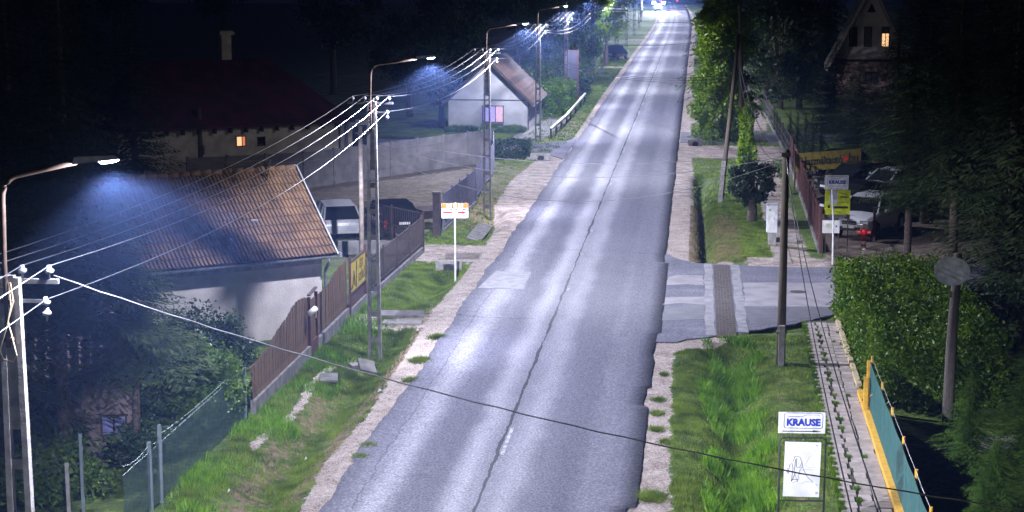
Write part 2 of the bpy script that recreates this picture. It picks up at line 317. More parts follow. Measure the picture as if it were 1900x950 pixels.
# ------------------------------------------------------------------ road
def asphalt_mat(name, main=True):
    m = bpy.data.materials.new(name); m.use_nodes = True; n = m.node_tree.nodes; l = m.node_tree.links
    b = n['Principled BSDF']; g = n.new('ShaderNodeNewGeometry'); P_ = g.outputs['Position']
    at = n.new('ShaderNodeAttribute'); at.attribute_name = 'across'; X = at.outputs['Fac']
    sp = n.new('ShaderNodeSeparateXYZ'); l.new(P_, sp.inputs[0])
    def noise(s, d=6, r=.6, sc=None, dist=0.):
        t = n.new('ShaderNodeTexNoise'); t.inputs['Scale'].default_value = s; t.inputs['Detail'].default_value = d; t.inputs['Roughness'].default_value = r; t.inputs['Distortion'].default_value = dist
        if sc:
            mp = n.new('ShaderNodeMapping'); mp.inputs['Scale'].default_value = sc; l.new(P_, mp.inputs[0]); l.new(mp.outputs[0], t.inputs['Vector'])
        else: l.new(P_, t.inputs['Vector'])
        return t.outputs[0]
    def mth(op, a, c=0.):
        q = n.new('ShaderNodeMath'); q.operation = op
        for i, x in enumerate((a, c)):
            if isinstance(x, (float, int)): q.inputs[i].default_value = x
            else: l.new(x, q.inputs[i])
        return q.outputs[0]
    def ramp(x, stops, inter='EASE'):
        r = n.new('ShaderNodeValToRGB'); e = r.color_ramp.elements; r.color_ramp.interpolation = inter
        for i, (p, v) in enumerate(stops):
            el = e[i] if i < 2 else e.new(p)
            el.position = p; el.color = (v, v, v, 1) if not isinstance(v, tuple) else (*v, 1)
        l.new(x, r.inputs[0]); return r.outputs[0]
    big = noise(.9, 5, .55, (1., .035, 1)); fine = noise(17, 8, .9); med = noise(2.2, 6, .6)
    if main:
        Xw = mth('ADD', X, mth('MULTIPLY', mth('SUBTRACT', noise(.35, 3), .5), .55))
        q = mth('DIVIDE', mth('ADD', Xw, 7.8), 6.8)     # 0 at the left edge, 1 at the right one
        track = ramp(q, [(0., .36), (.09, .50), (.17, .98), (.27, .40), (.33, .30), (.42, .92), (.49, .62), (.57, .85), (.66, .36), (.76, .26), (.83, .46), (.96, .40)])
    else: track = ramp(noise(.5, 5, .6, (.3, 1, 1)), [(.35, .2), (.65, .55)])
    k = mth('ADD', mth('MULTIPLY', track, .80), mth('MULTIPLY', mth('SUBTRACT', big, .5), .65))
    k = mth('ADD', k, mth('MULTIPLY', mth('SUBTRACT', med, .5), .14))
    base = ramp(k, [(0., (.085, .085, .115)), (.35, (.135, .134, .172)), (1., (.34, .34, .39))], 'LINEAR')
    ag = ramp(fine, [(.41, .50), (.5, .92), (.59, 1.8)], 'LINEAR')
    mm = n.new('ShaderNodeMix'); mm.data_type = 'RGBA'; mm.blend_type = 'MULTIPLY'; mm.inputs[0].default_value = 1; l.new(base, mm.inputs[6]); l.new(ag, mm.inputs[7]); c = mm.outputs[2]
    if main:
        # the open joint along the middle and a few cross cracks
        jx = mth('ABSOLUTE', mth('ADD', mth('ADD', X, 4.47), mth('MULTIPLY', mth('SUBTRACT', noise(.7, 5, .7), .5), .22)))
        jw = mth('MULTIPLY', ramp(noise(.25, 3), [(.4, .35), (.6, 1.)]), .048)
        joint = mth('LESS_THAN', jx, jw)
        ex = mth('ABSOLUTE', mth('ADD', mth('ADD', X, 7.05), mth('MULTIPLY', mth('SUBTRACT', noise(.5, 5, .7), .5), .5)))
        edge = mth('MULTIPLY', mth('LESS_THAN', ex, .012), .5)
        cy = mth('ABSOLUTE', mth('SUBTRACT', mth('PINGPONG', mth('ADD', mth('ADD', sp.outputs[1], mth('MULTIPLY', noise(.5, 5, .7), 1.8)), mth('MULTIPLY', X, .12)), 6.8), .05))
        cross = mth('MULTIPLY', mth('LESS_THAN', cy, .028), mth('GREATER_THAN', noise(.22, 2), .50))
        vo = n.new('ShaderNodeTexVoronoi'); vo.feature = 'DISTANCE_TO_EDGE'; vo.inputs['Scale'].default_value = 1.; mpv = n.new('ShaderNodeMapping'); mpv.inputs['Scale'].default_value = (.9, .55, 1)
        wob = n.new('ShaderNodeVectorMath'); wob.operation = 'ADD'; nw = n.new('ShaderNodeTexNoise'); nw.inputs['Scale'].default_value = 2.; nw.inputs['Detail'].default_value = 5; l.new(P_, nw.inputs['Vector']); scv = n.new('ShaderNodeVectorMath'); scv.operation = 'SCALE'; scv.inputs['Scale'].default_value = .5; l.new(nw.outputs['Color'], scv.inputs[0])
        l.new(P_, wob.inputs[0]); l.new(scv.outputs[0], wob.inputs[1]); l.new(wob.outputs[0], mpv.inputs[0]); l.new(mpv.outputs[0], vo.inputs['Vector'])
        fine_c = mth('MULTIPLY', mth('MULTIPLY', mth('LESS_THAN', vo.outputs['Distance'], .011), mth('GREATER_THAN', noise(.28, 3), .53)), .38); cross = mth('MAXIMUM', cross, fine_c)
        kk = mth('MINIMUM', mth('ADD', mth('ADD', mth('MULTIPLY', joint, .85), mth('MULTIPLY', cross, .42)), edge), .9)
        mx = n.new('ShaderNodeMix'); mx.data_type = 'RGBA'; l.new(kk, mx.inputs[0]); l.new(c, mx.inputs[6]); mx.inputs[7].default_value = (.022, .022, .028, 1); c = mx.outputs[2]
    l.new(c, b.inputs['Base Color']); b.inputs['Specular IOR Level'].default_value = .13
    l.new(ramp(k, [(0., .92), (1., .70)], 'LINEAR'), b.inputs['Roughness'])
    bp = n.new('ShaderNodeBump'); bp.inputs['Strength'].default_value = .55; bp.inputs['Distance'].default_value = .02; l.new(fine, bp.inputs['Height']); l.new(bp.outputs[0], b.inputs['Normal'])
    return m
M_asph = asphalt_mat('road_asphalt'); M_asph2 = asphalt_mat('side_asphalt', False)
from mathutils import noise as mn
def ragged(v, seed, amp):
    return amp * (mn.noise((v * .35, seed, 0)) * 1.4 + mn.noise((v * 1.1, seed, 5)) * .7 + mn.noise((v * 3.1, seed, 9)) * .45)
NA = 14; vs_r = list(axis([(12, 75, .15), (75, 130, .6), (130, 620, 4)]))
Vr, Ac = [], []
for v in vs_r:
    sh = float(road_shift(v))
    a = -7.68 + ragged(v, 1.3, .10); bb = -1.10 + ragged(v, 4.1, .055)
    if 39 < v < 43.5: bb -= .0
    if 43.4 < v < 45.6: bb -= .14
    if 33.2 < v < 35.0: bb -= .20
    if 52.5 < v < 65.3: bb = -.95
    hh = .025 - 6e-4 * max(v - 488, 0) ** 2
    Vr.append((a + sh, v, hh - .09)); Ac.append(a)
    for i in range(NA):
        t = i / (NA - 1); x = a + (bb - a) * t; Vr.append((x + sh, v, hh + .03 * math.sin(math.pi * t))); Ac.append(x)
    Vr.append((bb + sh, v, hh - .09)); Ac.append(bb)
K = NA + 2
Fr = [(i * K + j, i * K + j + 1, (i + 1) * K + j + 1, (i + 1) * K + j) for i in range(len(vs_r) - 1) for j in range(K - 1)]
tag(mesh_np('road', Vr, Fr, M_asph, attrs={'across': Ac}), kind='structure')

def ragpoly(poly, step=.3, amp=.05, lim=14):
    out = []
    for i in range(len(poly)):
        a, b = poly[i], poly[(i + 1) % len(poly)]; L = math.hypot(b[0] - a[0], b[1] - a[1]); n = max(1, int(L / step)) if max(abs(a[0]), abs(b[0])) < lim else 1
        for k in range(n):
            t = k / n; x, y = a[0] + (b[0] - a[0]) * t, a[1] + (b[1] - a[1]) * t
            out.append((x + amp * 2 * mn.noise((x * 2.1, y * 2.1, 1)) + amp * mn.noise((x * 7, y * 7, 3)), y + amp * 2 * mn.noise((x * 2.1, y * 2.1, 7)) + amp * mn.noise((x * 7, y * 7, 5))))
    return out
def sheet(name, poly, z, m, th=.05):      # a laid sheet with a real edge
    return MB().prism(poly, z - th, z).build(name, m, kind='structure')
# side street on the right, its gutter and the concrete strips either side of it
def polyline_px(pts): return [(G(*p).x, G(*p).y) for p in pts]
street = [(-1.3, 52.6), (-1.3, 51.2), (-.55, 51.2), (-.1, 51.7), (.45, 52.1), (.95, 52.6), (2.2, 53.4), (3.4, 54.6), (4.6, 56.0), (7, 57), (40, 60), (40, 69), (9, 66.2), (6, 65.2), (4, 64.8), (2, 65.0), (.8, 65.3), (.0, 65.4), (-.6, 66.2), (-.97, 67.2), (-1.3, 67.2)]
sheet('side_street', ragpoly(street, .25, .07), .0225, M_asph2)
M_strip = mat('worn_concrete_strip', (.23, .225, .25), .75, c2=(.14, .138, .155), ns=3, bump=.3)
M_band = mat('pale_patch_asphalt', (.25, .235, .26), .8, c2=(.17, .16, .18), ns=1.5, bump=.4)
M_band2 = mat('grey_patch_asphalt', (.10, .10, .125), .75, c2=(.07, .07, .09), ns=2, bump=.4)
def strip(u0, u1, w0, w1):
    n_ = 14; L = [(u0 + .03 * math.sin(i * 1.7) - .07 * i / n_ * 0, w0 + (w1 - w0) * i / n_) for i in range(n_ + 1)]
    Rr = [(u1 + .03 * math.sin(i * 2.1 + 1), w0 + (w1 - w0) * i / n_) for i in range(n_ + 1)]
    return Rr + L[::-1]
sheet('gutter_edge_strip', strip(.40, .70, 52.3, 65.2), .030, M_strip)
sheet('gutter_edge_strip', strip(1.40, 1.72, 52.9, 65.1), .030, M_strip)
M_brick = mat('brown_grating_brick', (.065, .046, .038), .9, c2=(.036, .027, .023), ns=7, bump=.5)
gb = sheet('gutter_bed', strip(.74, 1.36, 52.2, 65.2), .012, mat('gutter_bed_dark', (.03, .024, .02), .95))
brick = None; k = 0
for i in range(44):
    for j in range(6):
        w0 = 52.25 + i * .293
        if brick is None:
            brick = MB().box((0, 0, 0), (.093, .275, .03)).build('brick', M_brick, gb); o = brick
        else: o = brick.copy(); col.objects.link(o)
        o.location = (.79 + j * .103 + (.0 if i % 2 else .0), w0, .014 + rnd.uniform(-.003, .003)); k += 1
sheet('street_patch', ragpoly([(-.95, 60.6), (-.2, 60.9), (.38, 60.7), (.38, 62.6), (-.6, 62.7), (-.9, 62.2)], .25, .05), .0265, M_band)
sheet('street_patch', ragpoly([(-.98, 57.0), (-.3, 57.4), (.39, 57.1), (.39, 58.6), (-.95, 58.3)], .25, .05), .0265, M_band)
sheet('street_patch', ragpoly([(-.96, 54.4), (.38, 54.7), (.38, 56.9), (-.2, 56.9), (-.96, 56.6)], .25, .05), .0265, M_band2)
sheet('street_patch', ragpoly([(1.75, 57.0), (12, 57.9), (12, 62.3), (1.75, 61.4)], .25, .05), .0265, M_band)
sheet('street_patch', ragpoly([(1.75, 53.6), (3.2, 54.8), (4.8, 56.2), (9, 57.3), (9, 57.6), (1.75, 56.8)], .25, .05), .0262, M_band2)
sheet('repair_patch', [(-7.55, 59.2), (-5.55, 59.25), (-5.6, 62.6), (-7.3, 62.7)], .0465, mat('pale_repair', (.215, .21, .235), .8, c2=(.14, .14, .16), ns=2.5, bump=.4), .02)
# left side road and small driveways
sheet('side_lane', [(-7.75, 100.5), (-8.4, 102.0), (-9.5, 103.3), (-12, 105), (-40, 106), (-40, 113), (-13, 110.5), (-10.5, 109.2), (-8.5, 110.5), (-7.75, 113.5)], .018, M_asph2)
sheet('cross_path', [(-1.0, 111), (12, 111.5), (12, 118.5), (-1.0, 117.8)], .012, M_asph2)
sheet('driveway', [(-12.2, 112), (-9.9, 112.3), (-9.3, 128), (-10.8, 128)], .022, M_concd)
# worn centre dashes
M_line = mat('worn_road_marking', (.42, .42, .47), .8, c2=(.17, .17, .20), ns=7)
mk = MB()
for a, b in [(38.4, 40.9), (59.0, 59.5), (66.4, 66.8), (72.5, 73.2), (88.3, 89.3), (104, 106.2), (112.5, 114), (121, 124), (130, 134), (139, 143), (148, 152), (157, 162), (168, 173), (179, 185), (192, 198), (205, 212)]:
    mk.prism([(-4.39, a), (-4.31, a + .1), (-4.32, b), (-4.40, b - .06)], .040, .0605)
mk.build('road_marking', M_line, kind='structure')
# concrete manhole in the side street
mh = empty('manhole_cover', G(1480, 543), 0, 'round iron manhole cover in the pale strip of the side street', 'manhole')
MB().prism([(.36 * math.cos(t * .39), .36 * math.sin(t * .39)) for t in range(16)], .02, .031).build('rim', M_strip, mh)
MB().prism([(.28 * math.cos(t * .39), .28 * math.sin(t * .39)) for t in range(16)], .031, .036).build('cover', mat('iron_cover', (.05, .035, .03), .6), mh)

# ------------------------------------------------------------------ paved footway of loose concrete slabs on the right
def fw_l(v): return 3.20 + .018 * (v - 35)
M_slab = mat('concrete_slab', (.37, .32, .29), .9, c2=(.26, .225, .20), ns=4, bump=.4)
SLABS = [M_slab, mat('darker_concrete_slab', (.32, .275, .25), .9, c2=(.225, .195, .175), ns=4, bump=.4), mat('paler_concrete_slab', (.42, .365, .335), .9, c2=(.30, .26, .235), ns=4, bump=.4)]; SM = {}
fwbed = sheet('footway', [(fw_l(28) + .05, 28), (fw_l(28) + 1.08, 28), (fw_l(55) + 1.05, 55), (fw_l(55) + .05, 55)], .0, mat('footway_bed_soil', (.055, .050, .035), .95, c2=(.035, .04, .02), ns=9), .05)
slab = None; plugs = MB(); i = 0; v = 29.0
while v < 54.6:
    for j in range(3):
        wdt = .322; x = fw_l(v) + .18 + j * .345 + rnd.uniform(-.008, .008)
        q_ = rnd.choice((0, 0, 1, 2)); slab = SM.get(q_)
        if slab is None:
            slab = MB().box((0, 0, 0), (wdt, .375, .06)).build('paving_slab', SLABS[q_], fwbed, bevel=0); SM[q_] = slab; o = slab
        else: o = slab.copy(); col.objects.link(o); o.parent = fwbed
        yy = v + (.0, .11, .02)[j]
        if j == 0 and i % 2: x -= .06
        o.location = (x, yy, .004 + rnd.uniform(-.004, .006)); o.rotation_euler = (rnd.uniform(-.02, .02), rnd.uniform(-.02, .02), rnd.uniform(-.03, .03))
        if j == 1 and i % 2 == 0: o.scale = (.80, .92, 1); o.location.x += .03
    i += 1; v += .415
M_plug = L_hedge

# far footway continuing past the side street
fw2 = sheet('far_footway', [(3.05, 66.0), (3.75, 66.0), (3.9, 100), (3.3, 100)], .006, mat('old_pavement', (.30, .26, .235), .9, c2=(.19, .165, .15), ns=3, bump=.4), .05)
MB().box((3.75, 71.2, .09), (.95, .5, .2)).build('concrete_step', M_conc, kind='structure')

# ------------------------------------------------------------------ grass as geometry
def blades(name, n, ur, vr, dens, h0, h1, wd, m, seed, lean=.5, parent=None):
    r = np.random.RandomState(seed)
    u = r.uniform(*ur, n); v = vr[0] + (vr[1] - vr[0]) * r.uniform(0, 1, n) ** 1.25
    keep = r.uniform(0, 1, n) < dens(u, v); u, v = u[keep], v[keep]; n = len(u)
    z = terrain(u, v); a = r.uniform(0, 2 * math.pi, n); h = r.uniform(h0, h1, n) * (.6 + .8 * np.clip(.5 + hnoise(u, v, 2.6, 5), 0, 1)); s = wd * r.uniform(.6, 1.3, n) * (v / 45)
    la = r.uniform(0, 2 * math.pi, n); ll = h * lean * r.uniform(.3, 1.2, n)
    A = np.stack([u - np.cos(a) * s, v - np.sin(a) * s, z - .01], -1); B = np.stack([u + np.cos(a) * s, v + np.sin(a) * s, z - .01], -1)
    C = np.stack([u + np.cos(la) * ll, v + np.sin(la) * ll, z + h], -1)
    Vt = np.stack([A, B, C], 1).reshape(-1, 3); o = mesh_np(name, Vt, np.arange(3 * n).reshape(-1, 3), m, parent); return o
def gd(u, v, k=1.):
    g = gravel_mask(u, v) + .45 * hnoise(u, v, 3.1, 3) * .6 + .12 * hnoise(u, v, 11, 1); d = dry_mask(u, v)
    ub_ = u - road_shift(v); onroad = band(ub_, -7.8, -1.0, .02) + band(ub_, -1.2, 14, .02) * band(v, 51.8, 65.8, .4) * sm(50.8 + .9 * ub_ * .9, 52 + .9 * ub_ * .9, v) + band(u, fw_l(v) + .06 * np.sin(v * 7.5), fw_l(v) + 1.08, .05) * (v < 55)
    return np.clip(1 - sm(.32, .5, g), 0, 1) * np.clip(1 - 1.15 * d, 0, 1) * (.35 + .65 * np.clip(.5 + hnoise(u, v, 1.2, 9) * 1.3, 0, 1)) * (onroad < .3) * k
LB = tag(blades('verge_grass', 300000, (-11.0, -7.9), (30, 64), lambda u, v: gd(u, v), .03, .10, .011, L_grass, 1), 'short green grass covering the verge between the left fence and the road', 'grass', kind='stuff')
tag(blades('verge_grass', 260000, (-.9, 3.5), (30, 52.6), lambda u, v: gd(u, v) * (.45 + .55 * band(u, -.5, 2.2, .2)), .025, .08, .011, L_grass, 2), 'mown grass between the road edge and the slab footway', 'grass', kind='stuff')
tag(blades('ditch_weeds', 120000, (.25, 2.1), (30, 51.8), lambda u, v: np.clip(band(u, .5 + .2 * np.sin(v * .8), 1.8 + .15 * np.sin(v * 1.3), .2) * (.45 + 1.3 * hnoise(u, v, 1.8, 7)), 0, 1), .10, .30, .018, L_lush, 3, .7), 'tall lush weeds filling the shallow ditch beside the footway', 'weeds', kind='stuff')
tag(blades('verge_grass', 90000, (-.2, 3.3), (66, 84), lambda u, v: gd(u, v), .03, .09, .012, L_grass, 4), 'patchy grass past the side street around the utility cabinet', 'grass', kind='stuff')
tag(blades('dry_straw', 45000, (-.2, 2.1), (66, 82), lambda u, v: dry_mask(u, v) * .8, .02, .07, .014, L_straw, 5, 1.2), 'dry straw on the banks of the narrow ditch', 'straw', kind='stuff')
tag(blades('verge_grass', 60000, (-11.2, -7.9), (56, 100), lambda u, v: gd(u, v, .8) * (v > 63), .03, .10, .014, L_grass, 6), 'thin grass and bare soil along the left verge near the yard gate', 'grass', kind='stuff')
tag(blades('verge_grass', 50000, (-11.2, -7.9), (100, 210), lambda u, v: gd(u, v, .8), .05, .14, .016, L_grass, 8), 'bright grass strip left of the road beyond the side lane', 'grass', kind='stuff')
tag(blades('verge_grass', 50000, (-.3, 4.6), (84, 210), lambda u, v: gd(u, v, .8), .05, .14, .016, L_grass, 9), 'grass strip between the far driveways right of the road', 'grass', kind='stuff')
tag(blades('fence_weeds', 60000, (-11.2, -9.6), (30, 56), lambda u, v: np.clip(.25 * (1 - (u + 11.2) / 1.3) + .6 * hnoise(u, v, 1.5, 4), 0, 1), .08, .26, .013, L_lush, 10, .6), 'rank weeds growing along the foot of the wooden fence', 'weeds', kind='stuff')
# grass plugs between slabs
r_ = np.random.RandomState(12); n_ = 26000; vq = r_.uniform(29, 54.6, n_); row = np.floor((vq - 29) / .415); fr = (vq - 29) / .415 - row
n_c = 0; c1 = (row % 2 == 0) & (np.abs(fr - .8) < .33) & (np.sin(row * 5.3) > -.35); uq = fw_l(vq) + np.where(c1, .355 + np.where(np.sin(row * 2.7) > .62, .36, 0) * (r_.uniform(0, 1, n_) > .45) + r_.uniform(-.03, .085, n_), r_.uniform(-.1, .06, n_))
keep = (c1 | (fr < .55)) & (r_.uniform(0, 1, n_) < .6); vq, uq = vq[keep], uq[keep]; n_ = len(vq); a_ = r_.uniform(0, 6.28, n_)
A_ = np.stack([uq - .012 * np.cos(a_), vq - .012 * np.sin(a_), 0 * uq], -1); B_ = np.stack([uq + .012 * np.cos(a_), vq + .012 * np.sin(a_), 0 * uq], -1); C_ = np.stack([uq + r_.uniform(-.03, .03, n_), vq + r_.uniform(-.03, .03, n_), .05 + r_.uniform(.01, .06, n_)], -1)
tag(mesh_np('joint_grass', np.stack([A_, B_, C_], 1).reshape(-1, 3), np.arange(3 * n_).reshape(-1, 3), L_hedge), 'tufts of grass growing in the joints of the slab footway', 'grass', kind='stuff')
# tufts on the gravel
def tuft(u, v, r, n, label, h=.10):
    rs = np.random.RandomState(int(u * 100 + v * 1000) % 9999); q = rs.normal(0, .45, (n, 2)) * r; uu_ = u + q[:, 0]; vv_ = v + q[:, 1] * 1.3; a = rs.uniform(0, 6.28, n); zz_ = terrain(uu_, vv_) + .01; hh = h * rs.uniform(.3, 1, n)
    A = np.stack([uu_ - .012 * np.cos(a), vv_ - .012 * np.sin(a), zz_], -1); B = np.stack([uu_ + .012 * np.cos(a), vv_ + .012 * np.sin(a), zz_], -1); C = np.stack([uu_ + q[:, 0] * .35 + rs.normal(0, .03, n), vv_ + q[:, 1] * .35 + rs.normal(0, .03, n), zz_ + hh], -1)
    return tag(mesh_np('grass_tuft', np.stack([A, B, C], 1).reshape(-1, 3), np.arange(3 * n).reshape(-1, 3), L_grass), label, 'grass tuft', 'grass tufts on the gravel shoulders', 'thing')
for px, py, r, n, lb in [(1210, 922, .30, 1500, 'largest round grass tuft on the right gravel at the broken road edge'), (1222, 742, .16, 500, 'small tuft on the right gravel opposite the arrow sign top'), (1220, 767, .16, 450, 'flat tuft second up the right gravel shoulder'), (1218, 797, .17, 500, 'grass tuft on the right gravel level with the crossing cable'), (1235, 820, .15, 350, 'sparse tuft between gravel and grass above the crossing cable'),
                         (812, 625, .26, 1300, 'dense tuft at the left road edge below the pale repair patch'), (780, 668, .28, 1400, 'long grass tuft on the left gravel beside the lattice lamp pole'), (670, 848, .18, 500, 'grass tuft at the left road edge, lower of the close pair'), (684, 827, .17, 450, 'grass tuft at the left road edge, upper of the close pair'), (1232, 695, .11, 500, 'tuft on the gravel just below the side street corner'), (762, 705, .22, 500, 'thin tuft on the white gravel below the long tuft')]:
    g = G(px, py); tuft(g.x, g.y, r, n, lb)
# pebbles on the shoulders
def pebbles(n, ur, vr, seed):
    rs = np.random.RandomState(seed); u = rs.uniform(*ur, n); v = rs.uniform(*vr, n); keep = gravel_mask(u, v) > .55; u, v = u[keep], v[keep]; n = len(u); z = terrain(u, v); s = rs.uniform(.008, .045, n) ** 1.15
    P0 = np.stack([u, v, z + s * .8], -1); a = rs.uniform(0, 6.28, n); ps = [P0]
    for kk in range(4): ps.append(np.stack([u + s * np.cos(a + kk * 1.57) * rs.uniform(.7, 1.2, n), v + s * np.sin(a + kk * 1.57) * rs.uniform(.7, 1.2, n), z - .004], -1))
    Vt = np.stack(ps, 1).reshape(-1, 3); b = np.arange(n)[:, None] * 5
    return mesh_np('gravel', Vt, np.concatenate([b + np.array([[0, 1 + kk, 1 + (kk + 1) % 4]]) for kk in range(4)]), mat('pebbles', (.46, .40, .36), .9, c2=(.22, .19, .17), ns=40))
tag(pebbles(26000, (-9.2, -7.7), (32, 70), 3), 'loose gravel of the left road shoulder', 'gravel', kind='stuff')
tag(pebbles(22000, (-1.1, 0.), (32, 84), 4), 'loose gravel of the right road shoulder', 'gravel', kind='stuff')

# ------------------------------------------------------------------ street lamps on concrete lattice poles
def lamp_light(name, loc, parent, power=LAMP_POWER, back=(-1.9, -.5)):
    ld = bpy.data.lights.new(name, 'POINT'); ld.energy = power; ld.color = LAMP_COLOR; ld.shadow_soft_size = .09
    ld.use_nodes = True; n = ld.node_tree.nodes; l = ld.node_tree.links; e = n['Emission']
    tc = n.new('ShaderNodeTexCoord'); sp = n.new('ShaderNodeSeparateXYZ'); l.new(tc.outputs['Normal'], sp.inputs[0])
    def mth(op, a, c=0., d=None):
        q = n.new('ShaderNodeMath'); q.operation = op
        for i, x in enumerate((a, c) if d is None else (a, c, d)):
            if isinstance(x, (float, int)): q.inputs[i].default_value = x
            else: l.new(x, q.inputs[i])
        return q.outputs[0]
    def ramp(x, lo, hi):
        r = n.new('ShaderNodeMapRange'); r.interpolation_type = 'SMOOTHSTEP'; l.new(x, r.inputs[0]); r.inputs[1].default_value = lo; r.inputs[2].default_value = hi; r.inputs[3].default_value = 0; r.inputs[4].default_value = 1; return r.outputs[0]
    zc = mth('MAXIMUM', mth('MULTIPLY', sp.outputs[2], LZ), .03)
    al = mth('DIVIDE', mth('ABSOLUTE', sp.outputs[1]), zc); ac = mth('DIVIDE', mth('MULTIPLY', sp.outputs[0], LZ * -1. * SGN), zc)
    long_ = mth('ADD', mth('MULTIPLY', ramp(al, 3.6, 2.3), .78), mth('MULTIPLY', ramp(al, 9., 3.), .22))                                  # throw along the road
    side = mth('MULTIPLY', mth('ADD', mth('MULTIPLY', ramp(ac, 2.5, 1.1), .82), mth('MULTIPLY', ramp(ac, 16., 2.2), .24)), ramp(ac, *back))   # narrow throw across it, shielded behind
    down = ramp(sp.outputs[2] if LZ > 0 else mth('MULTIPLY', sp.outputs[2], -1.), .0, .12)
    shape = mth('MULTIPLY', mth('MULTIPLY', long_, side), down)
    boost = mth('DIVIDE', .45, mth('POWER', mth('MAXIMUM', zc, .36), 2.3))
    rad = mth('SQRT', mth('ADD', mth('MULTIPLY', al, al), mth('MULTIPLY', ac, ac))); core = mth('MULTIPLY', ramp(rad, .55, .10), CORE)
    spill = mth('MULTIPLY', ramp(rad, 14., 2.), .10)
    f = mth('ADD', mth('ADD', mth('ADD', mth('MULTIPLY', shape, boost), .036), mth('MULTIPLY', spill, down)), mth('MULTIPLY', core, down))
    l.new(f, e.inputs[1]); e.inputs[0].default_value = (1, 1, 1, 1)
    o = bpy.data.objects.new(name, ld); col.objects.link(o); o.parent = parent; o.location = loc; return o
LZ, SGN, CORE = -1.0, 1.0, .55

def lattice_body(h, w0=.32, w1=.20):
    m = MB(); nseg = 9; L = .10
    for s in (-1, 1):
        m.add([(s * w0 / 2 - L / 2, -.07, -.8), (s * w0 / 2 + L / 2, -.07, -.8), (s * w0 / 2 + L / 2, .07, -.8), (s * w0 / 2 - L / 2, .07, -.8),
               (s * w1 / 2 - L * .35, -.05, h), (s * w1 / 2 + L * .35, -.05, h), (s * w1 / 2 + L * .35, .05, h), (s * w1 / 2 - L * .35, .05, h)],
              [(0, 3, 2, 1), (4, 5, 6, 7), (0, 1, 5, 4), (1, 2, 6, 5), (2, 3, 7, 6), (3, 0, 4, 7)])
    for i in range(nseg + 1):
        z = .25 + i * (h - .4) / nseg; wz = w0 + (w1 - w0) * z / h
        m.box((0, 0, z), (wz - .06, .085, .14 if i < nseg else .35))
    m.box((0, 0, h - 1.0), (w1 - .05, .07, 2.0)) if h > 5 else None
    return m
def insulator(parent, x, z):
    m = MB(); m.tube([(0, 0, -.06), (0, 0, .0), (0, 0, .02), (0, 0, .06), (0, 0, .08), (0, 0, .12)], [.014, .014, .055, .062, .035, .03], 10)
    o = m.build('insulator', M_porc, parent, smooth=True); o.location = (x, 0, z); return o
INS = (-.58, -.22, .14, .50)
H_POLE = 7.35
def lamp_pole(u, v, label, h=H_POLE, arm=True, rz=0., arm_len=1.35, dark=False, light=True, lamp_z=8.55, power=LAMP_POWER, back=(-1.9, -.5)):
    t = empty('street_lamp' if arm else 'utility_pole', (u, v, 0), rz, label, 'street lamp' if arm else 'utility pole', 'lattice concrete poles along the road')
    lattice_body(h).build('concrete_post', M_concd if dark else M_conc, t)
    MB().beam((-.72, .08, h - .06), (.62, .08, h - .06), .06, .06).build('crossarm', M_steel, t)
    MB().beam((-.05, .08, h - .32), (.42, .08, h - .32), .045, .045).build('lower_bracket', M_steel, t)
    for x in INS: insulator(t, x, h + .03).location.y = .08
    for z in (h - .38, h - .52): insulator(t, .44, z).location.y = .08
    if arm:
        zt = lamp_z
        pts = [(-.02, -.09, h - .9), (-.02, -.09, h + .2), (-.0, -.09, zt - .42)]
        for k in range(1, 7):
            a = k / 6 * math.pi / 2 * .93; pts.append((.26 - .26 * math.cos(a), -.09, zt - .42 + .30 * math.sin(a)))
        pts.append((arm_len * .6, -.09, zt - .04)); pts.append((arm_len, -.09, zt + .05))
        MB().tube(pts, .035, 8).build('lamp_arm', M_rust if not dark else M_steel, t, smooth=True)
        MB().box((-.02, -.05, h - .3), (.14, .12, .05)).build('arm_clamp', M_rust, t); MB().box((-.02, -.05, h - .8), (.14, .12, .05)).build('arm_clamp', M_rust, t)
        hd = MB().add([(0, -.11, -.03), (.62, -.13, -.02), (.62, .13, -.02), (0, .11, -.03), (.03, -.08, .06), (.56, -.09, .035), (.56, .09, .035), (.03, .08, .06)],
                      [(0, 3, 2, 1), (4, 5, 6, 7), (0, 1, 5, 4), (1, 2, 6, 5), (2, 3, 7, 6), (3, 0, 4, 7)]).build('lamp_head', M_headp, t)
        hd.location = (arm_len - .02, -.09, zt + .06); hd.rotation_euler = (0, R(-6), 0)
        ln = MB().add([(.34, -.10, -.026), (.56, -.11, -.022), (.56, .11, -.022), (.34, .10, -.026), (.37, -.075, -.062), (.53, -.08, -.056), (.53, .08, -.056), (.37, .075, -.062)],
                      [(3, 2, 1, 0), (7, 6, 5, 4), (0, 1, 5, 4), (1, 2, 6, 5), (2, 3, 7, 6), (3, 0, 4, 7)]).build('lamp_lens', M_led, hd)
        if light: lamp_light('lamp_light', (arm_len + .36, -.09, zt - .10), t, power, back)
    return t
POLES = [(-8.70, 20.9), (-9.42, 49.6), (-9.53, 78.4), (-10.2, 111.2), (-10.45, 138.4), (-10.2, 169.4)]
t1 = lamp_pole(*POLES[0], 'nearest street lamp, white-faced concrete pole with a hanging loop of cable', lamp_z=8.80, arm_len=.98, back=(-1.0, -.2))
t2 = lamp_pole(*POLES[1], 'street lamp standing in the weeds beside the yellow fence banner')
t3 = lamp_pole(*POLES[2], 'street lamp in front of the white gabled house')
t4 = lamp_pole(*POLES[3], 'street lamp between the gabled house and the white guard rail', power=LAMP_POWER * .95)
t5 = lamp_pole(*POLES[4], 'slender pole with a street lamp just past the guard rail', power=LAMP_POWER * .95)
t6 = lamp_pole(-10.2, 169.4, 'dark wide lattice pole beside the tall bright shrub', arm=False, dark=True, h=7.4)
lamp_pole(-8.6, -6.5, 'street lamp next along the row, behind the viewpoint')
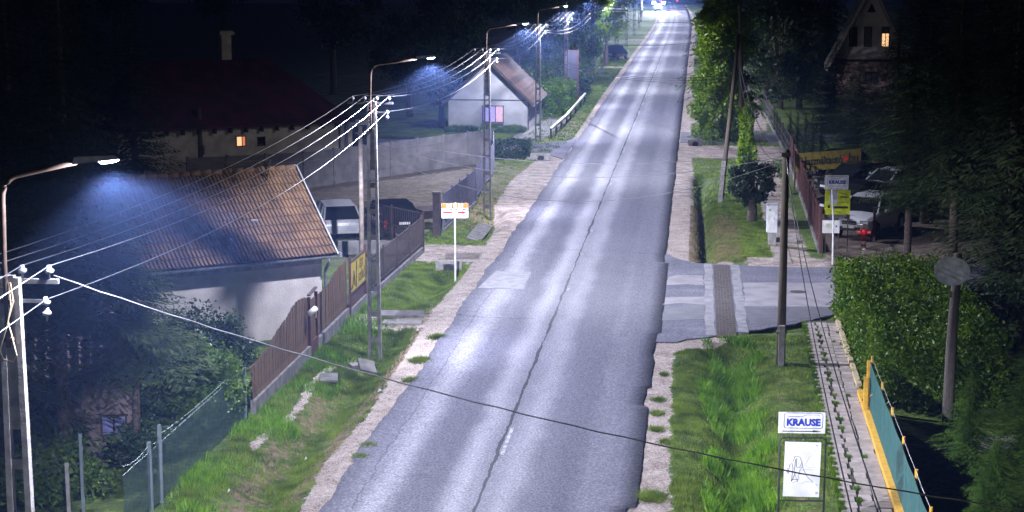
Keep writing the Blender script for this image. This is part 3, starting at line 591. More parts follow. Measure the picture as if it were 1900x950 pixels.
far_spots = [(-9.6, 176), (-9.6, 208), (-9.8, 240), (-10., 275), (-10.4, 310), (-11.2, 345), (-12.4, 385), (-13.6, 425), (-15, 465)]
for i, (a, b) in enumerate(far_spots):
    lamp_pole(a, b, ('first', 'second', 'third', 'fourth', 'fifth', 'sixth', 'seventh', 'eighth', 'last')[i] + ' far street lamp past the dark lattice pole, half lost among roadside trees', power=LAMP_POWER * (.8 + .05 * i))
# cable loop hanging on the nearest pole
loop = [(.03, -.1, 7.3), (.05, -.12, 7.0), (-.02, -.13, 6.7), (-.12, -.13, 6.42), (-.08, -.13, 6.3), (.05, -.13, 6.27), (.10, -.13, 6.36), (.05, -.13, 6.6), (.0, -.12, 6.8), (.08, -.11, 7.05), (.05, -.1, 7.3)]
MB().tube(loop, .009, 6, False).build('cable_loop', mat('yellowed_cable', (.62, .50, .30), .5), t1)
MB().tube([(-.5, 0, 7.45), (-.3, -.1, 7.50), (-.1, -.1, 7.25), (.03, -.1, 7.2)], .008, 6, False).build('jumper_cable', MATS['yellowed_cable'], t1)

# ------------------------------------------------------------------ overhead conductors
def sagline(a, b, sag, n=14):
    a, b = Vector(a), Vector(b); out = []
    for i in range(n + 1):
        t = i / n; p = a.lerp(b, t); p.z -= sag * 4 * t * (1 - t); out.append(p)
    return out
allp = [(-8.6, -6.5)] + POLES + [(-9.6, 208)]
names = ['outermost of the four top conductors, on the house side', 'second top conductor from the house side', 'third top conductor from the house side', 'top conductor nearest the road']
for k, x in enumerate(INS):
    pts = []
    for i in range(len(allp) - 1):
        a, b = allp[i], allp[i + 1]; s = sagline((a[0] + x, a[1] + .08, H_POLE + .14), (b[0] + x, b[1] + .08, H_POLE + .14), .34 + .05 * k)
        pts += s if not pts else s[1:]
    tag(MB().tube(pts, .0075, 5, False).build('overhead_wire', M_wire), names[k] + ' of the street lamp poles', 'overhead wire', 'conductors strung along the lamp poles')
pts = []
for i in range(len(allp) - 1):
    a, b = allp[i], allp[i + 1]; s = sagline((a[0] + .44, a[1] + .08, H_POLE - .30), (b[0] + .44, b[1] + .08, H_POLE - .30), .5); pts += s if not pts else s[1:]
tag(MB().tube(pts, .008, 5, False).build('overhead_wire', M_wire), 'lower conductor hung below the crossarms of the lamp poles', 'overhead wire', 'conductors strung along the lamp poles')

# ------------------------------------------------------------------ foliage builders
def quads_from(P, A, B, name, m, parent):        # P centres, A and B half axes
    n = len(P); Vt = np.stack([P - A, P + B * .55, P + A, P - B * .55], 1).reshape(-1, 3)
    return mesh_np(name, Vt, np.arange(4 * n).reshape(-1, 4), m, parent)
def rand_dirs(rs, n, flat=1.):
    d = rs.normal(0, 1, (n, 3)); d[:, 2] *= flat; return d / np.linalg.norm(d, axis=1, keepdims=True)
def leaves(P, size, rs, name, m, parent, flat=.8, asp=.55):
    n = len(P); a = rand_dirs(rs, n, flat); b = np.cross(a, rand_dirs(rs, n)); b /= np.linalg.norm(b, axis=1, keepdims=True) + 1e-6
    s = (size * rs.uniform(.5, 1.3, n))[:, None]; return quads_from(P, a * s, b * s * asp * 2, name, m, parent)
def limb_tree(name, loc, h, rad, label, group=None, seed=1, m=None, n=9000, leaf=.10, trunk_r=.16, trunk_h=None, squash=1., nclump=46, shape='round', cat='tree', off=(0, 0)):
    rs = np.random.RandomState(seed); t = empty(name, loc, rs.uniform(0, 6) if shape == 'round' and off == (0, 0) else 0, label, cat, group)
    trunk_h = trunk_h if trunk_h is not None else h * .35; cz = (h + trunk_h * .8) / 2; rz_ = (h - trunk_h * .8) / 2
    tb = MB(); tb.tube([(0, 0, -.3), (.02, .03, trunk_h * .5), (.05, 0, trunk_h), (off[0] * .5, off[1] * .5, cz + rz_ * .5)], [trunk_r * 1.25, trunk_r, trunk_r * .8, trunk_r * .25], 9)
    C = []
    for i in range(nclump):
        d = rand_dirs(rs, 1)[0]; q = rs.uniform(.45, 1.) ** .6
        p = np.array([d[0] * rad * q + off[0], d[1] * rad * q + off[1], cz + d[2] * rz_ * q * squash]); C.append(p)
        if i % 3 == 0: tb.tube([(0, 0, trunk_h * rs.uniform(.6, 1.)), tuple((p * .5 + np.array([0, 0, trunk_h * .5]))), tuple(p)], [trunk_r * .4, trunk_r * .2, .015], 5, False)
    tb.build('trunk', M_trunk, t, smooth=True)
    C = np.array(C); k = rs.randint(0, nclump, n); sc = rs.uniform(.12, .36, nclump)[k][:, None] * rad * np.array([1, 1, .75])
    P = C[k] + rs.normal(0, .55, (n, 3)) * sc
    leaves(P, leaf, rs, 'crown', m or L_leaf, t); return t
def conifer_mesh(h, r, seed, whorls=34, m=None, base=.08, dens=1., drop=.35, spray=.26):
    rs = np.random.RandomState(seed); P, A, B = [], [], []
    for i in range(whorls):
        f = (i + .5) / whorls; z = h * (base + (1 - base) * f); L = r * (1 - f) ** .75 * 1.02 + .12; nb = max(6, int((15 - 6 * f)))
        for j in range(nb):
            a = rs.uniform(0, 2 * math.pi); l = L * rs.uniform(.62, 1.12); ns = max(3, int(l / .16 * dens)); d = np.array([math.cos(a), math.sin(a), 0]); sd = np.array([-d[1], d[0], 0]); dz = drop * rs.uniform(.6, 1.4)
            for q in range(ns):
                t = (q + .6) / ns; p = d * l * t + np.array([0, 0, z - dz * l * t ** 1.2 + .18 * l * t ** 3]); wq = (1 - t * .75) * .28 * l + .05
                for sgn in (-1, 1):
                    if rs.uniform() < .12: continue
                    ax = (d * .7 + sd * sgn * .8 + np.array([0, 0, -.35 + rs.uniform(-.3, .2)])); ax /= np.linalg.norm(ax)
                    s = spray * rs.uniform(.55, 1.25) * (.5 + wq); c = p + sd * sgn * wq * rs.uniform(.2, .9) + np.array([0, 0, rs.uniform(-.08, .03)])
                    bb = np.cross(ax, np.array([rs.uniform(-.4, .4), rs.uniform(-.4, .4), 1.])); bb /= np.linalg.norm(bb)
                    P.append(c); A.append(ax * s); B.append(bb * s * .38)
    return np.array(P), np.array(A), np.array(B)
PROTO = {}
def spruce(loc, h, r, label, group=None, kind=0, rz=0., m=None, bare=.0, cat='tree', name='spruce_tree', hide=0):
    """three spruce forms are grown once; every tree is a scaled copy with its own trunk and crown objects"""
    key = (kind, (m or L_spruce).name)
    t = empty(name, loc, rz, label, cat, group)
    if key not in PROTO:
        P, A, B = conifer_mesh(10, (2.3, 2.9, 2.0)[kind % 3], 20 + kind, whorls=(46, 40, 50)[kind % 3], dens=(1.5, 1.35, 1.5)[kind % 3], spray=.19, drop=(.35, .5, .2)[kind % 3], base=(.07, .12, .03)[kind % 3])
        c = quads_from(P, A, B, 'crown', m or L_spruce, t); tk = MB().tube([(0, 0, -.3), (0, 0, 5), (0, 0, 9.8)], [.17, .11, .015], 8).build('trunk', M_trunk, t, smooth=True); PROTO[key] = (c.data, tk.data, (2.3, 2.9, 2.0)[kind % 3])
    else:
        c = bpy.data.objects.new('crown', PROTO[key][0]); tk = bpy.data.objects.new('trunk', PROTO[key][1])
        for o in (c, tk): col.objects.link(o); o.parent = t
    s = h / 10; q = r / PROTO[key][2]
    c.scale = (q, q, s * (1 - bare)); c.location.z = h * bare; tk.scale = (s * 1.1, s * 1.1, s); return t
def box_foliage(name, cat, label, loc, dims, n, leaf, m, seed, rz=0., bulge=.25, part='leaves', group=None, stems=6, top_wave=.1):
    rs = np.random.RandomState(seed); t = empty(name, loc, rz, label, cat, group); x, y, z = dims
    q = rs.uniform(-1, 1, (n, 3)); ax = rs.randint(0, 3, n); sg = rs.choice([-1, 1], n); dep = 1 - np.abs(rs.normal(0, .16, n)); 
    for k in range(3): s_ = ax == k; q[s_, k] = sg[s_] * dep[s_]
    lump = .5 + .5 * np.sin(q[:, 0] * x * 2.3 + seed) * np.sin(q[:, 1] * y * 2.1 + 2) * np.cos(q[:, 2] * z * 2.7 + 1)
    f = 1 - bulge * (np.abs(q).min(1)) * .2 + .16 * lump + .10 * np.sin(q[:, 1] * y * 4.3 + seed) * np.sin(q[:, 0] * x * 3.9 + q[:, 2] * 3)
    P = q * f[:, None] * np.array([x / 2, y / 2, z / 2]) ; P[:, 2] += z / 2 + top_wave * np.sin(P[:, 0] * 2.1 + seed) * (q[:, 2] > .3)
    P += rs.normal(0, .05, P.shape) * (1 + 1.6 * (rs.uniform(0, 1, n) < .15))[:, None]
    P[:, 2] = np.abs(P[:, 2])
    leaves(P, leaf, rs, part, m, t)
    for k in range(stems):
        a = (rs.uniform(-.4, .4) * x, rs.uniform(-.4, .4) * y); MB().tube([(a[0], a[1], -.2), (a[0] * .9, a[1], z * .5), (a[0] * .7, a[1] * .8, z * .85)], [.05, .035, .01], 5, False).build('stem', M_trunk, t)
    return t

# ------------------------------------------------------------------ LEFT: tile-roofed cottage
def e_frame(ax, ay, bx, by):
    L = math.hypot(bx - ax, by - ay); return math.atan2(by - ay, bx - ax), L
def tiled_slope(parent, name, x0, x1, y0, z0, y1, z1, m, cw=.20, rh=.32, seed=0, th=.03, kind='stuff', lift=.05):
    """interlocking tiles laid in rows from the eave (y0,z0) to the ridge (y1,z1); each tile a curved piece with its own lip"""
    rs = random.Random(seed); mb = MB(); L = math.hypot(y1 - y0, z1 - z0); ey = (y1 - y0) / L; ez = (z1 - z0) / L; ny, nz = -ez, ey
    if nz < 0: ny, nz = -ny, -nz
    nr = max(1, int(L / rh)); nc = int((x1 - x0) / cw)
    for r in range(nr):
        for c in range(nc):
            s0 = r * L / nr; s1 = (r + 1.12) * L / nr; xa = x0 + c * (x1 - x0) / nc; wv = (x1 - x0) / nc; j = rs.uniform(-.008, .008) + (rs.uniform(0, .02) if rs.random() < .06 else 0)
            prof = [(0, .0), (.18, .035), (.42, .045), (.62, .012), (.82, .002), (1., .0)]; vs = []
            for s, hh in ((s0, lift), (s1, .012)):
                for px, pz in prof:
                    d = pz + hh + j; vs.append((xa + px * wv * .98, y0 + ey * min(s, L) + ny * d, z0 + ez * min(s, L) + nz * d))
            np_ = len(prof); fs = [(i, i + 1, np_ + i + 1, np_ + i) for i in range(np_ - 1)]
            b = len(vs); vs += [(v[0], v[1] - ny * th, v[2] - nz * th) for v in vs[:np_]]; fs += [(b + i, b + i + 1, i + 1, i) for i in range(np_ - 1)]
            mb.add(vs, fs)
    return mb.build(name, m, parent, kind=kind)
A = G(622, 470, 2.5); Bp = G(340, 497, 2.5); ang, _ = e_frame(Bp.x, Bp.y, A.x, A.y)
cot = empty('tile_roofed_cottage', (A.x, A.y, 0), ang, 'low cottage with an orange-brown clay tile roof and pale rough wall', 'house')
# local frame: x runs along the eave (0 at the right gable, negative to the left), y goes back, eave at y=0
LC = 7.2; HD = 2.85; RZ = 4.85; EZ = 2.5
wl_ = MB(); wl_.box((-LC / 2 - .22, .36, .85), (LC - .3, .3, 3.4)); wl_.build('front_wall', M_plast, cot)
MB().box((-LC / 2 - .22, .21 - .012, EZ - .20), (LC - .32, .03, .22)).build('eave_shade_strip', mat('eave_shade_grey', (.30, .27, .25), .9), cot)  # grey strip painted in for the shade under the eave
MB().extr([(-.37, .22, -.8), (-.37, 2 * HD - .45, -.8), (-.37, 2 * HD - .45, EZ), (-.37, HD, RZ - .2), (-.37, .22, EZ + .05)], (-.25, 0, 0)).build('gable_wall', M_plast, cot)
MB().extr([(-LC + .4, .42, -.8), (-LC + .4, 2 * HD - .45, -.8), (-LC + .4, 2 * HD - .45, EZ), (-LC + .4, HD, RZ - .2), (-LC + .4, .42, EZ + .05)], (.25, 0, 0)).build('gable_wall', M_plast, cot)
MB().box((-LC / 2, 2 * HD - .5, .85), (LC - .5, .3, 3.4)).build('back_wall', M_plast, cot)
rf = MB(); rf.add([(0, 0, EZ - .04), (-LC, 0, EZ - .04), (-LC, HD, RZ - .04), (0, HD, RZ - .04), (0, 0, EZ - .12), (-LC, 0, EZ - .12), (-LC, HD, RZ - .14), (0, HD, RZ - .14)], [(0, 1, 2, 3), (7, 6, 5, 4), (0, 4, 5, 1), (3, 2, 6, 7), (0, 3, 7, 4), (1, 5, 6, 2)])
rfo = rf.build('roof_deck', M_timber, cot)
tiled_slope(rfo, 'roof_tile', -LC, 0, -.04, EZ - .02, HD, RZ - .0, M_tile, cw=.125, rh=.33, seed=3)
rb = MB(); rb.add([(0, HD, RZ), (-LC, HD, RZ), (-LC, 2 * HD, EZ), (0, 2 * HD, EZ), (0, HD, RZ - .1), (-LC, HD, RZ - .1), (-LC, 2 * HD, EZ - .1), (0, 2 * HD, EZ - .1)], [(3, 2, 1, 0), (4, 5, 6, 7), (0, 1, 5, 4), (3, 7, 6, 2), (0, 4, 7, 3), (1, 2, 6, 5)]); rb.build('rear_roof', M_tile, cot)
rt = None
for i in range(20):
    if rt is None:
        rt = MB().tube([(-.17, 0, 0), (.17, 0, .012)], [.10, .115], 8).build('ridge_tile', M_tile, cot, smooth=True); o = rt
    else: o = rt.copy(); col.objects.link(o)
    o.location = (-.2 - i * .355, HD, RZ + .01 + rnd.uniform(-.01, .01)); o.rotation_euler = (0, rnd.uniform(-.03, .03), rnd.uniform(-.03, .03))
MB().beam((.03, -.12, EZ - .06), (.03, HD, RZ + .06), .05, .16).build('verge_board', M_gutter, cot)
MB().beam((.03, 2 * HD, EZ - .06), (.03, HD + .03, RZ + .06), .05, .16).build('rear_verge_board', M_gutter, cot)
g_ = MB()
for k in range(6):
    a0, a1 = math.pi + k * math.pi / 6, math.pi + (k + 1) * math.pi / 6
    g_.add([(-LC, -.09 + .075 * math.cos(a0), EZ - .05 + .075 * math.sin(a0)), (.06, -.09 + .075 * math.cos(a0), EZ - .05 + .075 * math.sin(a0)), (.06, -.09 + .075 * math.cos(a1), EZ - .05 + .075 * math.sin(a1)), (-LC, -.09 + .075 * math.cos(a1), EZ - .05 + .075 * math.sin(a1))], [(0, 1, 2, 3)])
g_.box((.10, -.06, EZ - .03), (.10, .26, .14)); gt = g_.build('gutter', M_gutter, cot)
MB().tube([(-.25, -.09, EZ - .12), (-.25, -.05, EZ - .28), (-.29, .10, EZ - .50), (-.29, .13, EZ - .6), (-.29, .13, -.6)], .05, 8).build('downpipe', M_gutter, cot, smooth=True)
MB().box((-2.15, 1.20, 3.55), (.22, .12, .05)).build('roof_vent', M_gutter, cot).rotation_euler = (0, 0, 0)
br = empty('roof_bracket', (0, 0, 0), 0, 'black steel trestle frame standing on the ridge of the cottage roof', 'roof frame'); br.parent = None
Mx = Matrix.Translation((A.x, A.y, 0)) @ Matrix.Rotation(ang, 4, 'Z')
br.location = Mx @ Vector((-1.75, HD, RZ + .05)); br.rotation_euler = (0, 0, ang)
MB().beam((-.75, -.1, .28), (.75, -.1, .28), .04, .04).build('top_rail', M_timber, br)
for x in (-.68, .42):
    MB().beam((x, -.1, .28), (x + .17, -.42, -.30), .035, .035).beam((x + .44, -.1, .28), (x + .17, -.42, -.30), .035, .035).build('bracket', M_timber, br)

# ------------------------------------------------------------------ LEFT: long house with the dark red roof
a = G(640, 322); b = G(310, 342); ang2, L2 = e_frame(b.x, b.y, a.x, a.y); L2 += 2.5
H2 = empty('long_house', (a.x, a.y, 0), ang2, 'long cream house with dark red roof and one lit window', 'house')
EZ2 = 2.95; RZ2 = 6.2; D2 = 7.5
MB().box((-L2 / 2, .15, .9), (L2, .3, 4.1)).build('wall', M_plasty, H2)
MB().box((-.15, D2 / 2, .9), (.3, D2, 4.1)).build('side_wall', M_plasty, H2)
MB().add([(.45, -.55, EZ2), (-L2 - .4, -.55, EZ2), (-L2 + 2.5, D2 / 2, RZ2), (-3.0, D2 / 2, RZ2), (.45, D2 + .5, EZ2), (-L2 - .4, D2 + .5, EZ2), (.45, -.55, EZ2 - .12), (-L2 - .4, -.55, EZ2 - .12), (.45, D2 + .5, EZ2 - .12), (-L2 - .4, D2 + .5, EZ2 - .12)],
         [(0, 3, 2, 1), (0, 4, 3), (3, 4, 5, 2), (1, 2, 5), (0, 1, 7, 6), (0, 6, 8, 4), (6, 7, 9, 8), (1, 5, 9, 7), (4, 8, 9, 5)]).build('roof', M_redroof, H2)
for i in range(13):
    c = MB().box((0, 0, 0), (.10, .42, .26)) if i == 0 else None
    if c: rft = c.build('rafter_end', M_timber, H2); o = rft
    else: o = rft.copy(); col.objects.link(o)
    o.location = (-.5 - i * .86, -.22, EZ2 - .27)
MB().tube([(-.3, -.05, EZ2 - .15), (-.3, -.05, 0)], .055, 8).build('downpipe', M_timber, H2)
def local_on(frame_loc, frame_ang, px, py):      # where a sight line meets the front wall plane of a rotated house
    r = Vector(_ray(px, py)); n = Vector((-math.sin(frame_ang), math.cos(frame_ang), 0)); o = Vector((0, 0, CAMH)); t = (Vector(frame_loc) - o).dot(n) / r.dot(n); p = o + r * t - Vector(frame_loc)
    return p.x * math.cos(frame_ang) + p.y * math.sin(frame_ang), p.z
def window(parent, x, z, w_, h_, pane_m, frame_m, y=-.01, mull=1, sill=True, half=None):
    f = MB(); t_ = .05
    f.box((x, y, z + h_ / 2), (w_ + .1, .05, t_)).box((x, y, z - h_ / 2), (w_ + .1, .05, t_)).box((x - w_ / 2, y, z), (t_, .048, h_)).box((x + w_ / 2, y, z), (t_, .048, h_))
    if mull: f.box((x + (w_ * .12 if half else 0), y + .002, z), (.045, .04, h_))
    fo = f.build('window_frame', frame_m, parent)
    if half:
        MB().box((x - w_ * .19, y + .012, z), (w_ * .62, .02, h_)).build('pane', pane_m, fo); MB().box((x + w_ * .31, y + .012, z), (w_ * .36, .02, h_)).build('pane', half, fo)
    else: MB().box((x, y + .012, z), (w_, .02, h_)).build('pane', pane_m, fo)
    if sill: MB().box((x, y - .05, z - h_ / 2 - .05), (w_ + .18, .14, .04)).build('sill', M_gutter, fo)
    return fo
x, z = local_on(H2.location, ang2, 447, 262); window(H2, x, z, .50, .52, M_warm, mat('orange_curtain_frame', (.4, .2, .1), .6), half=M_warm2, sill=False)
x, z = local_on(H2.location, ang2, 485, 262); window(H2, x, z, .40, .44, M_glass, M_timber, sill=False, mull=0)
x, z = local_on(H2.location, ang2, 447, 92)
ch = MB().box((0, 0, 0), (.55, .55, 1.5)).box((0, 0, .82), (.85, .85, .14)).box((0, 0, .93), (.72, .72, .08)).build('chimney', M_plasty, H2); ch.location = (-5.3, D2 / 2 + .2, RZ2 + .55)
MB().box((.95, .25, .9), (1.3, .2, 4.0)).build('annex_wall', M_plasty, H2)
MB().box((1.0, .13, 1.6), (.95, .03, 2.0)).build('annex_door', M_glass, H2)

# ------------------------------------------------------------------ concrete panel wall round the yard
def panel_wall(P0, P1, h, label, n, base=0.):
    ang_, L = e_frame(P0.x, P0.y, P1.x, P1.y); t = empty('concrete_panel_wall', (P0.x, P0.y, base), ang_, label, 'wall'); po = pa = None
    for i in range(n + 1):
        if po is None: po = MB().box((0, 0, h / 2 - .1), (.14, .14, h + .3)).build('post', M_concd, t); o = po
        else: o = po.copy(); col.objects.link(o)
        o.location = (i * L / n, 0, 0)
        if i < n:
            for k in range(4):
                if pa is None: pa = MB().box((0, 0, 0), (L / n - .15, .05, h / 4 - .012)).build('panel', mat('wall_panel', (.17, .157, .150), .9, c2=(.105, .10, .097), ns=1.5, bump=.3), t); o = pa
                else: o = pa.copy(); col.objects.link(o)
                o.location = ((i + .5) * L / n, 0, h / 4 * (k + .5) + rnd.uniform(-.004, .004))
    return t
panel_wall(G(350, 362), G(565, 350), 1.85, 'dark run of concrete panels below the long cream house', 3)
panel_wall(G(565, 350), G(912, 299), 1.85, 'lit run of concrete panels closing the gravel yard under the trees', 7)
# ------------------------------------------------------------------ poles behind the cottage
def simple_pole(p, h, r0, r1, label, m=M_pole, name='utility_pole', stub=None, group=None):
    t = empty(name, (p.x, p.y, 0), 0, label, 'utility pole', group)
    MB().tube([(0, 0, -.3), (0, 0, h * .5), (0, 0, h)], [r0, (r0 + r1) / 2, r1], 10).build('shaft', m, t, smooth=True)
    if stub: MB().box((0, -.0 - r0 - .07, stub / 2 - .2), (.17, .14, stub + .4)).build('concrete_stub', M_conc, t); MB().box((0, -r0 * .4 - .02, stub * .82), (.30, .34, .05)).build('clamp_band', M_rust, t)
    return t
pA = simple_pole(G(672, 506), 5.45, .10, .075, 'slim brown pole rising in the yard behind the fence banner', mat('brown_concrete', (.30, .25, .22), .9))
MB().box((0, -.09, 5.2), (.30, .06, .06)).build('wire_bracket', M_steel, pA)
pB = simple_pole(G(373, 338), 3.9, .15, .12, 'wooden pole with a meter box in front of the long cream house')
MB().box((.22, -.05, 1.7), (.1, .1, .5)).build('meter_box', M_gutter, pB); MB().tube([(-.28, 0, 0), (-.28, 0, 3.5)], .025, 6).build('conduit', M_steel, pB)

# ------------------------------------------------------------------ white gabled house
GHx, GHy = -14.25, 118.0
gh = empty('gabled_house', (GHx, GHy, 0), 0, 'white gabled house with a brown tile roof and a violet lit window', 'house')
hw = 2.78; EZ3 = 2.05; AZ3 = 4.75; LG = 10.5
MB().extr([(-hw, 0, -.3), (hw, 0, -.3), (hw, 0, EZ3), (0, 0, AZ3 - .02), (-hw, 0, EZ3)], (0, .3, 0)).build('gable_wall', M_plastw, gh)
MB().box((hw - .15, LG / 2 + .15, EZ3 / 2 - .15), (.3, LG - .3, EZ3 + .28)).build('side_wall', M_plastw, gh)
MB().box((-hw + .15, LG / 2 + .15, EZ3 / 2 - .15), (.3, LG - .3, EZ3 + .28)).build('far_side_wall', M_plastw, gh)
MB().box((0, -.015, EZ3 + .02), (2 * hw, .05, .05)).build('string_course', M_timber, gh)
MB().box((hw - .02, -.02, EZ3 / 2 - .1), (.06, .06, EZ3 + .2)).build('corner_pipe', M_timber, gh)
for s in (1, -1):
    ex, ezz = s * (hw + .35), EZ3 - .32
    dk = MB().add([(0, -.25, AZ3), (ex, -.25, ezz), (ex, LG, ezz), (0, LG, AZ3), (0, -.25, AZ3 - .12), (ex, -.25, ezz - .12), (ex, LG, ezz - .12), (0, LG, AZ3 - .12)], [(0, 1, 2, 3), (7, 6, 5, 4), (0, 4, 5, 1), (1, 5, 6, 2), (2, 6, 7, 3), (3, 7, 4, 0)][::1]).build('roof_deck', M_timber, gh)
    if s == 1:
        g2 = empty('tmp'); tl = tiled_slope(dk, 'roof_tile', 0, LG + .25, 0, 0, 1, 0, M_tile2, cw=.24, rh=.34); 
        bpy.data.objects.remove(tl); bpy.data.objects.remove(g2)
        L = math.hypot(ex, AZ3 - ezz); q = MB(); nr = 11; nc = 40; rs_ = random.Random(5)
        for r in range(nr):
            for c in range(nc):
                t0, t1 = r / nr, min(1., (r + 1.1) / nr); y0_ = -.25 + c * (LG + .25) / nc; y1_ = y0_ + (LG + .25) / nc * .96; l0 = .05 + rs_.uniform(-.006, .01)
                P = lambda t, y, d: (ex * (1 - t) + .75 * d * s, y, ezz + (AZ3 - ezz) * t + d * .75)
                ym = (y0_ + y1_) / 2; q.add([P(t0, y0_, l0), P(t0, ym, l0 + .035), P(t0, y1_, l0), P(t1, y1_, .01), P(t1, ym, .045), P(t1, y0_, .01), P(t0, y0_, 0), P(t0, y1_, 0)], [(0, 1, 4, 5), (1, 2, 3, 4), (0, 6, 7, 2, 1)])
        q.build('roof_tile', M_tile2, dk, kind='stuff')
    MB().beam((0, -.30, AZ3 + .02), (ex, -.30, ezz + .02), .06, .18, up=(0, 0, 1)).build('verge_board', M_timber, gh)
MB().tube([(hw + .36, -.3, EZ3 - .36), (hw + .36, LG, EZ3 - .36)], .06, 6).build('gutter', M_gutter, gh)
window(gh, .32, 1.10, 1.42, 1.12, M_violet, M_timber, y=-.03, half=M_pink)
MB().box((-.9, .9, AZ3 - .3), (.5, .5, 1.2)).build('chimney', M_concd, gh)

# low outbuilding deep in the trees at lower left
p0 = G(-40, 880); p1 = G(300, 858); a3, L3 = e_frame(p0.x, p0.y, p1.x, p1.y)
ob = empty('outbuilding', (p0.x, p0.y, 0), a3, 'dim pinkish outbuilding with a small bluish window half hidden by trees', 'house')
MB().box((1.3, .15, .9), (4.6, .3, 2.6)).build('wall', mat('pink_plaster', (.21, .165, .15), .95, c2=(.11, .09, .085), ns=1.6), ob)
MB().box((3.46, 2.2, .9), (.3, 3.8, 2.6)).build('side_wall', MATS['pink_plaster'], ob)
dk = MB().add([(-1, -.3, 2.15), (3.9, -.3, 2.15), (3.9, 2.4, 3.2), (-1, 2.4, 3.2), (-1, -.3, 2.05), (3.9, -.3, 2.05), (3.9, 2.4, 3.1), (-1, 2.4, 3.1)], [(0, 1, 2, 3), (7, 6, 5, 4), (0, 4, 5, 1), (1, 5, 6, 2), (2, 6, 7, 3), (3, 7, 4, 0)]).build('roof', M_timber, ob)
tiled_slope(dk, 'roof_tile', -1, 3.9, -.32, 2.16, 2.4, 3.22, M_tile2, cw=.24, rh=.34, seed=9)
window(ob, 3.0, .95, .55, .45, mat('bluish_window', (.2, .2, .4), .5, emit=(.22, .25, .8), es=.008), M_timber, sill=False)

# ------------------------------------------------------------------ LEFT fences
wf = empty('wooden_fence', (-11.08, 41.6, 0), 0, 'brown vertical plank fence on a mossy concrete base, its top rising in steps', 'fence')
plank = MB().box((0, 0, .5), (.022, .088, 1.0)).build('plank', M_wood, wf); first = True
def hgt(v):
    if v < 45.6: return 1.20 + .18 * math.sin((v - 41.6) / 4 * math.pi) + .55 * max(0, (v - 43.4) / 2.2)
    if v < 48.0: return 1.78 + .16 * math.sin((v - 45.6) / 2.4 * math.pi)
    return 1.62 + .30 * sm(50.2, 52.8, np.array(v)).item()
v = 41.7
while v < 53.6:
    if not (48.05 < v < 48.95):
        o = plank if first else plank.copy()
        if not first: col.objects.link(o)
        first = False; b0 = .36 if v < 48 else .42; hh = hgt(v) - b0 + rnd.uniform(-.012, .02)
        o.location = (rnd.uniform(-.006, .006), v - 41.6, b0); o.scale = (1, 1, hh); o.rotation_euler = (rnd.uniform(-.012, .012), rnd.uniform(-.01, .01), 0)
    v += .097
for a_, b_ in ((41.6, 48.05), (48.95, 53.6)):
    for z in (.62, 1.18): MB().beam((-.045, a_ - 41.6, z), (-.045, b_ - 41.6, z), .05, .07).build('rail', M_wood, wf)
    nseg = max(1, round((b_ - a_) / 1.6))
    for k in range(nseg): MB().box((.02, a_ - 41.6 + (k + .5) * (b_ - a_) / nseg, .10), (.14, (b_ - a_) / nseg - .02, .56)).build('base_block', M_concd, wf)
gate = empty('wooden_gate', (-11.06, 48.5, 0), 0, 'narrow plank gate with a reddish frame and white mailbox tube beside it', 'gate')
gp = MB().box((0, 0, 1.02), (.022, .085, 1.3)).build('plank', M_wood, gate)
for k in range(1, 8):
    o = gp.copy(); col.objects.link(o); o.location.y = (k - 3.5) * .10
gp.location.y = -.35
MB().beam((-.04, -.4, .55), (-.04, .4, .55), .04, .07).build('rail', M_rust, gate); MB().beam((-.04, -.4, 1.45), (-.04, .4, 1.45), .04, .07).build('rail', M_rust, gate)
MB().box((.02, -.47, .85), (.09, .09, 1.9)).build('post', M_redp, gate); MB().box((.02, .47, .85), (.09, .09, 1.9)).build('post', M_redp, gate)
MB().beam((.02, -.5, 1.86), (.02, .45, 1.93), .1, .04).build('top_beam', M_rust, gate); MB().box((.05, 0, .28), (.04, .82, .4)).build('kick_board', M_redp, gate)
MB().box((.04, .3, 1.15), (.03, .05, .22)).build('handle', M_white, gate)
mbx = empty('mailbox', (-10.93, 47.72, 1.45), 0, 'white tubular mailbox fixed to the plank fence by the gate', 'mailbox')
MB().tube([(-.02, -.1, -.06), (.12, .16, .06)], .085, 12).build('tube_body', M_white, mbx, smooth=True); MB().beam((-.1, 0, 0), (0, 0, 0), .03, .03).build('bracket', M_steel, mbx)
bn = empty('yard_banner', (-11.02, 55.2, 0), 0, 'yellow banner with dark scrawled lettering on a rusty red frame', 'banner')
MB().box((0, 0, 1.28), (.02, 2.5, .95)).build('banner_sheet', M_yelbanner, bn)
for z in (.78, 1.80): MB().beam((0, -1.32, z), (0, 1.32, z), .06, .06).build('frame_rail', M_rust, bn)
for y in (-1.32, 1.32): MB().box((0, y, .95), (.07, .07, 2.1)).build('frame_post', M_redp, bn)
MB().box((-.02, 0, .52), (.03, 2.6, .44)).build('red_board', M_redp, bn); MB().box((.0, 0, .12), (.12, 2.7, .34)).build('base_block', M_concd, bn)
text('ÉST', .40, M_black, bn, (.014, .55, 1.48), (R(90), 0, R(90)), off=.004); text('SZŐLŐ', .36, M_black, bn, (.014, .62, 1.06), (R(90), 0, R(90)), off=.004)
MB().tube([(.016, -1.15, .9), (.016, -.95, 1.0), (.016, -.75, 1.45), (.016, -.62, .95)], .022, 5).build('emblem_stroke', M_black, bn); MB().tube([(.016, -.42, .85), (.016, -.30, 1.7)], .02, 5).build('emblem_stroke', M_black, bn)

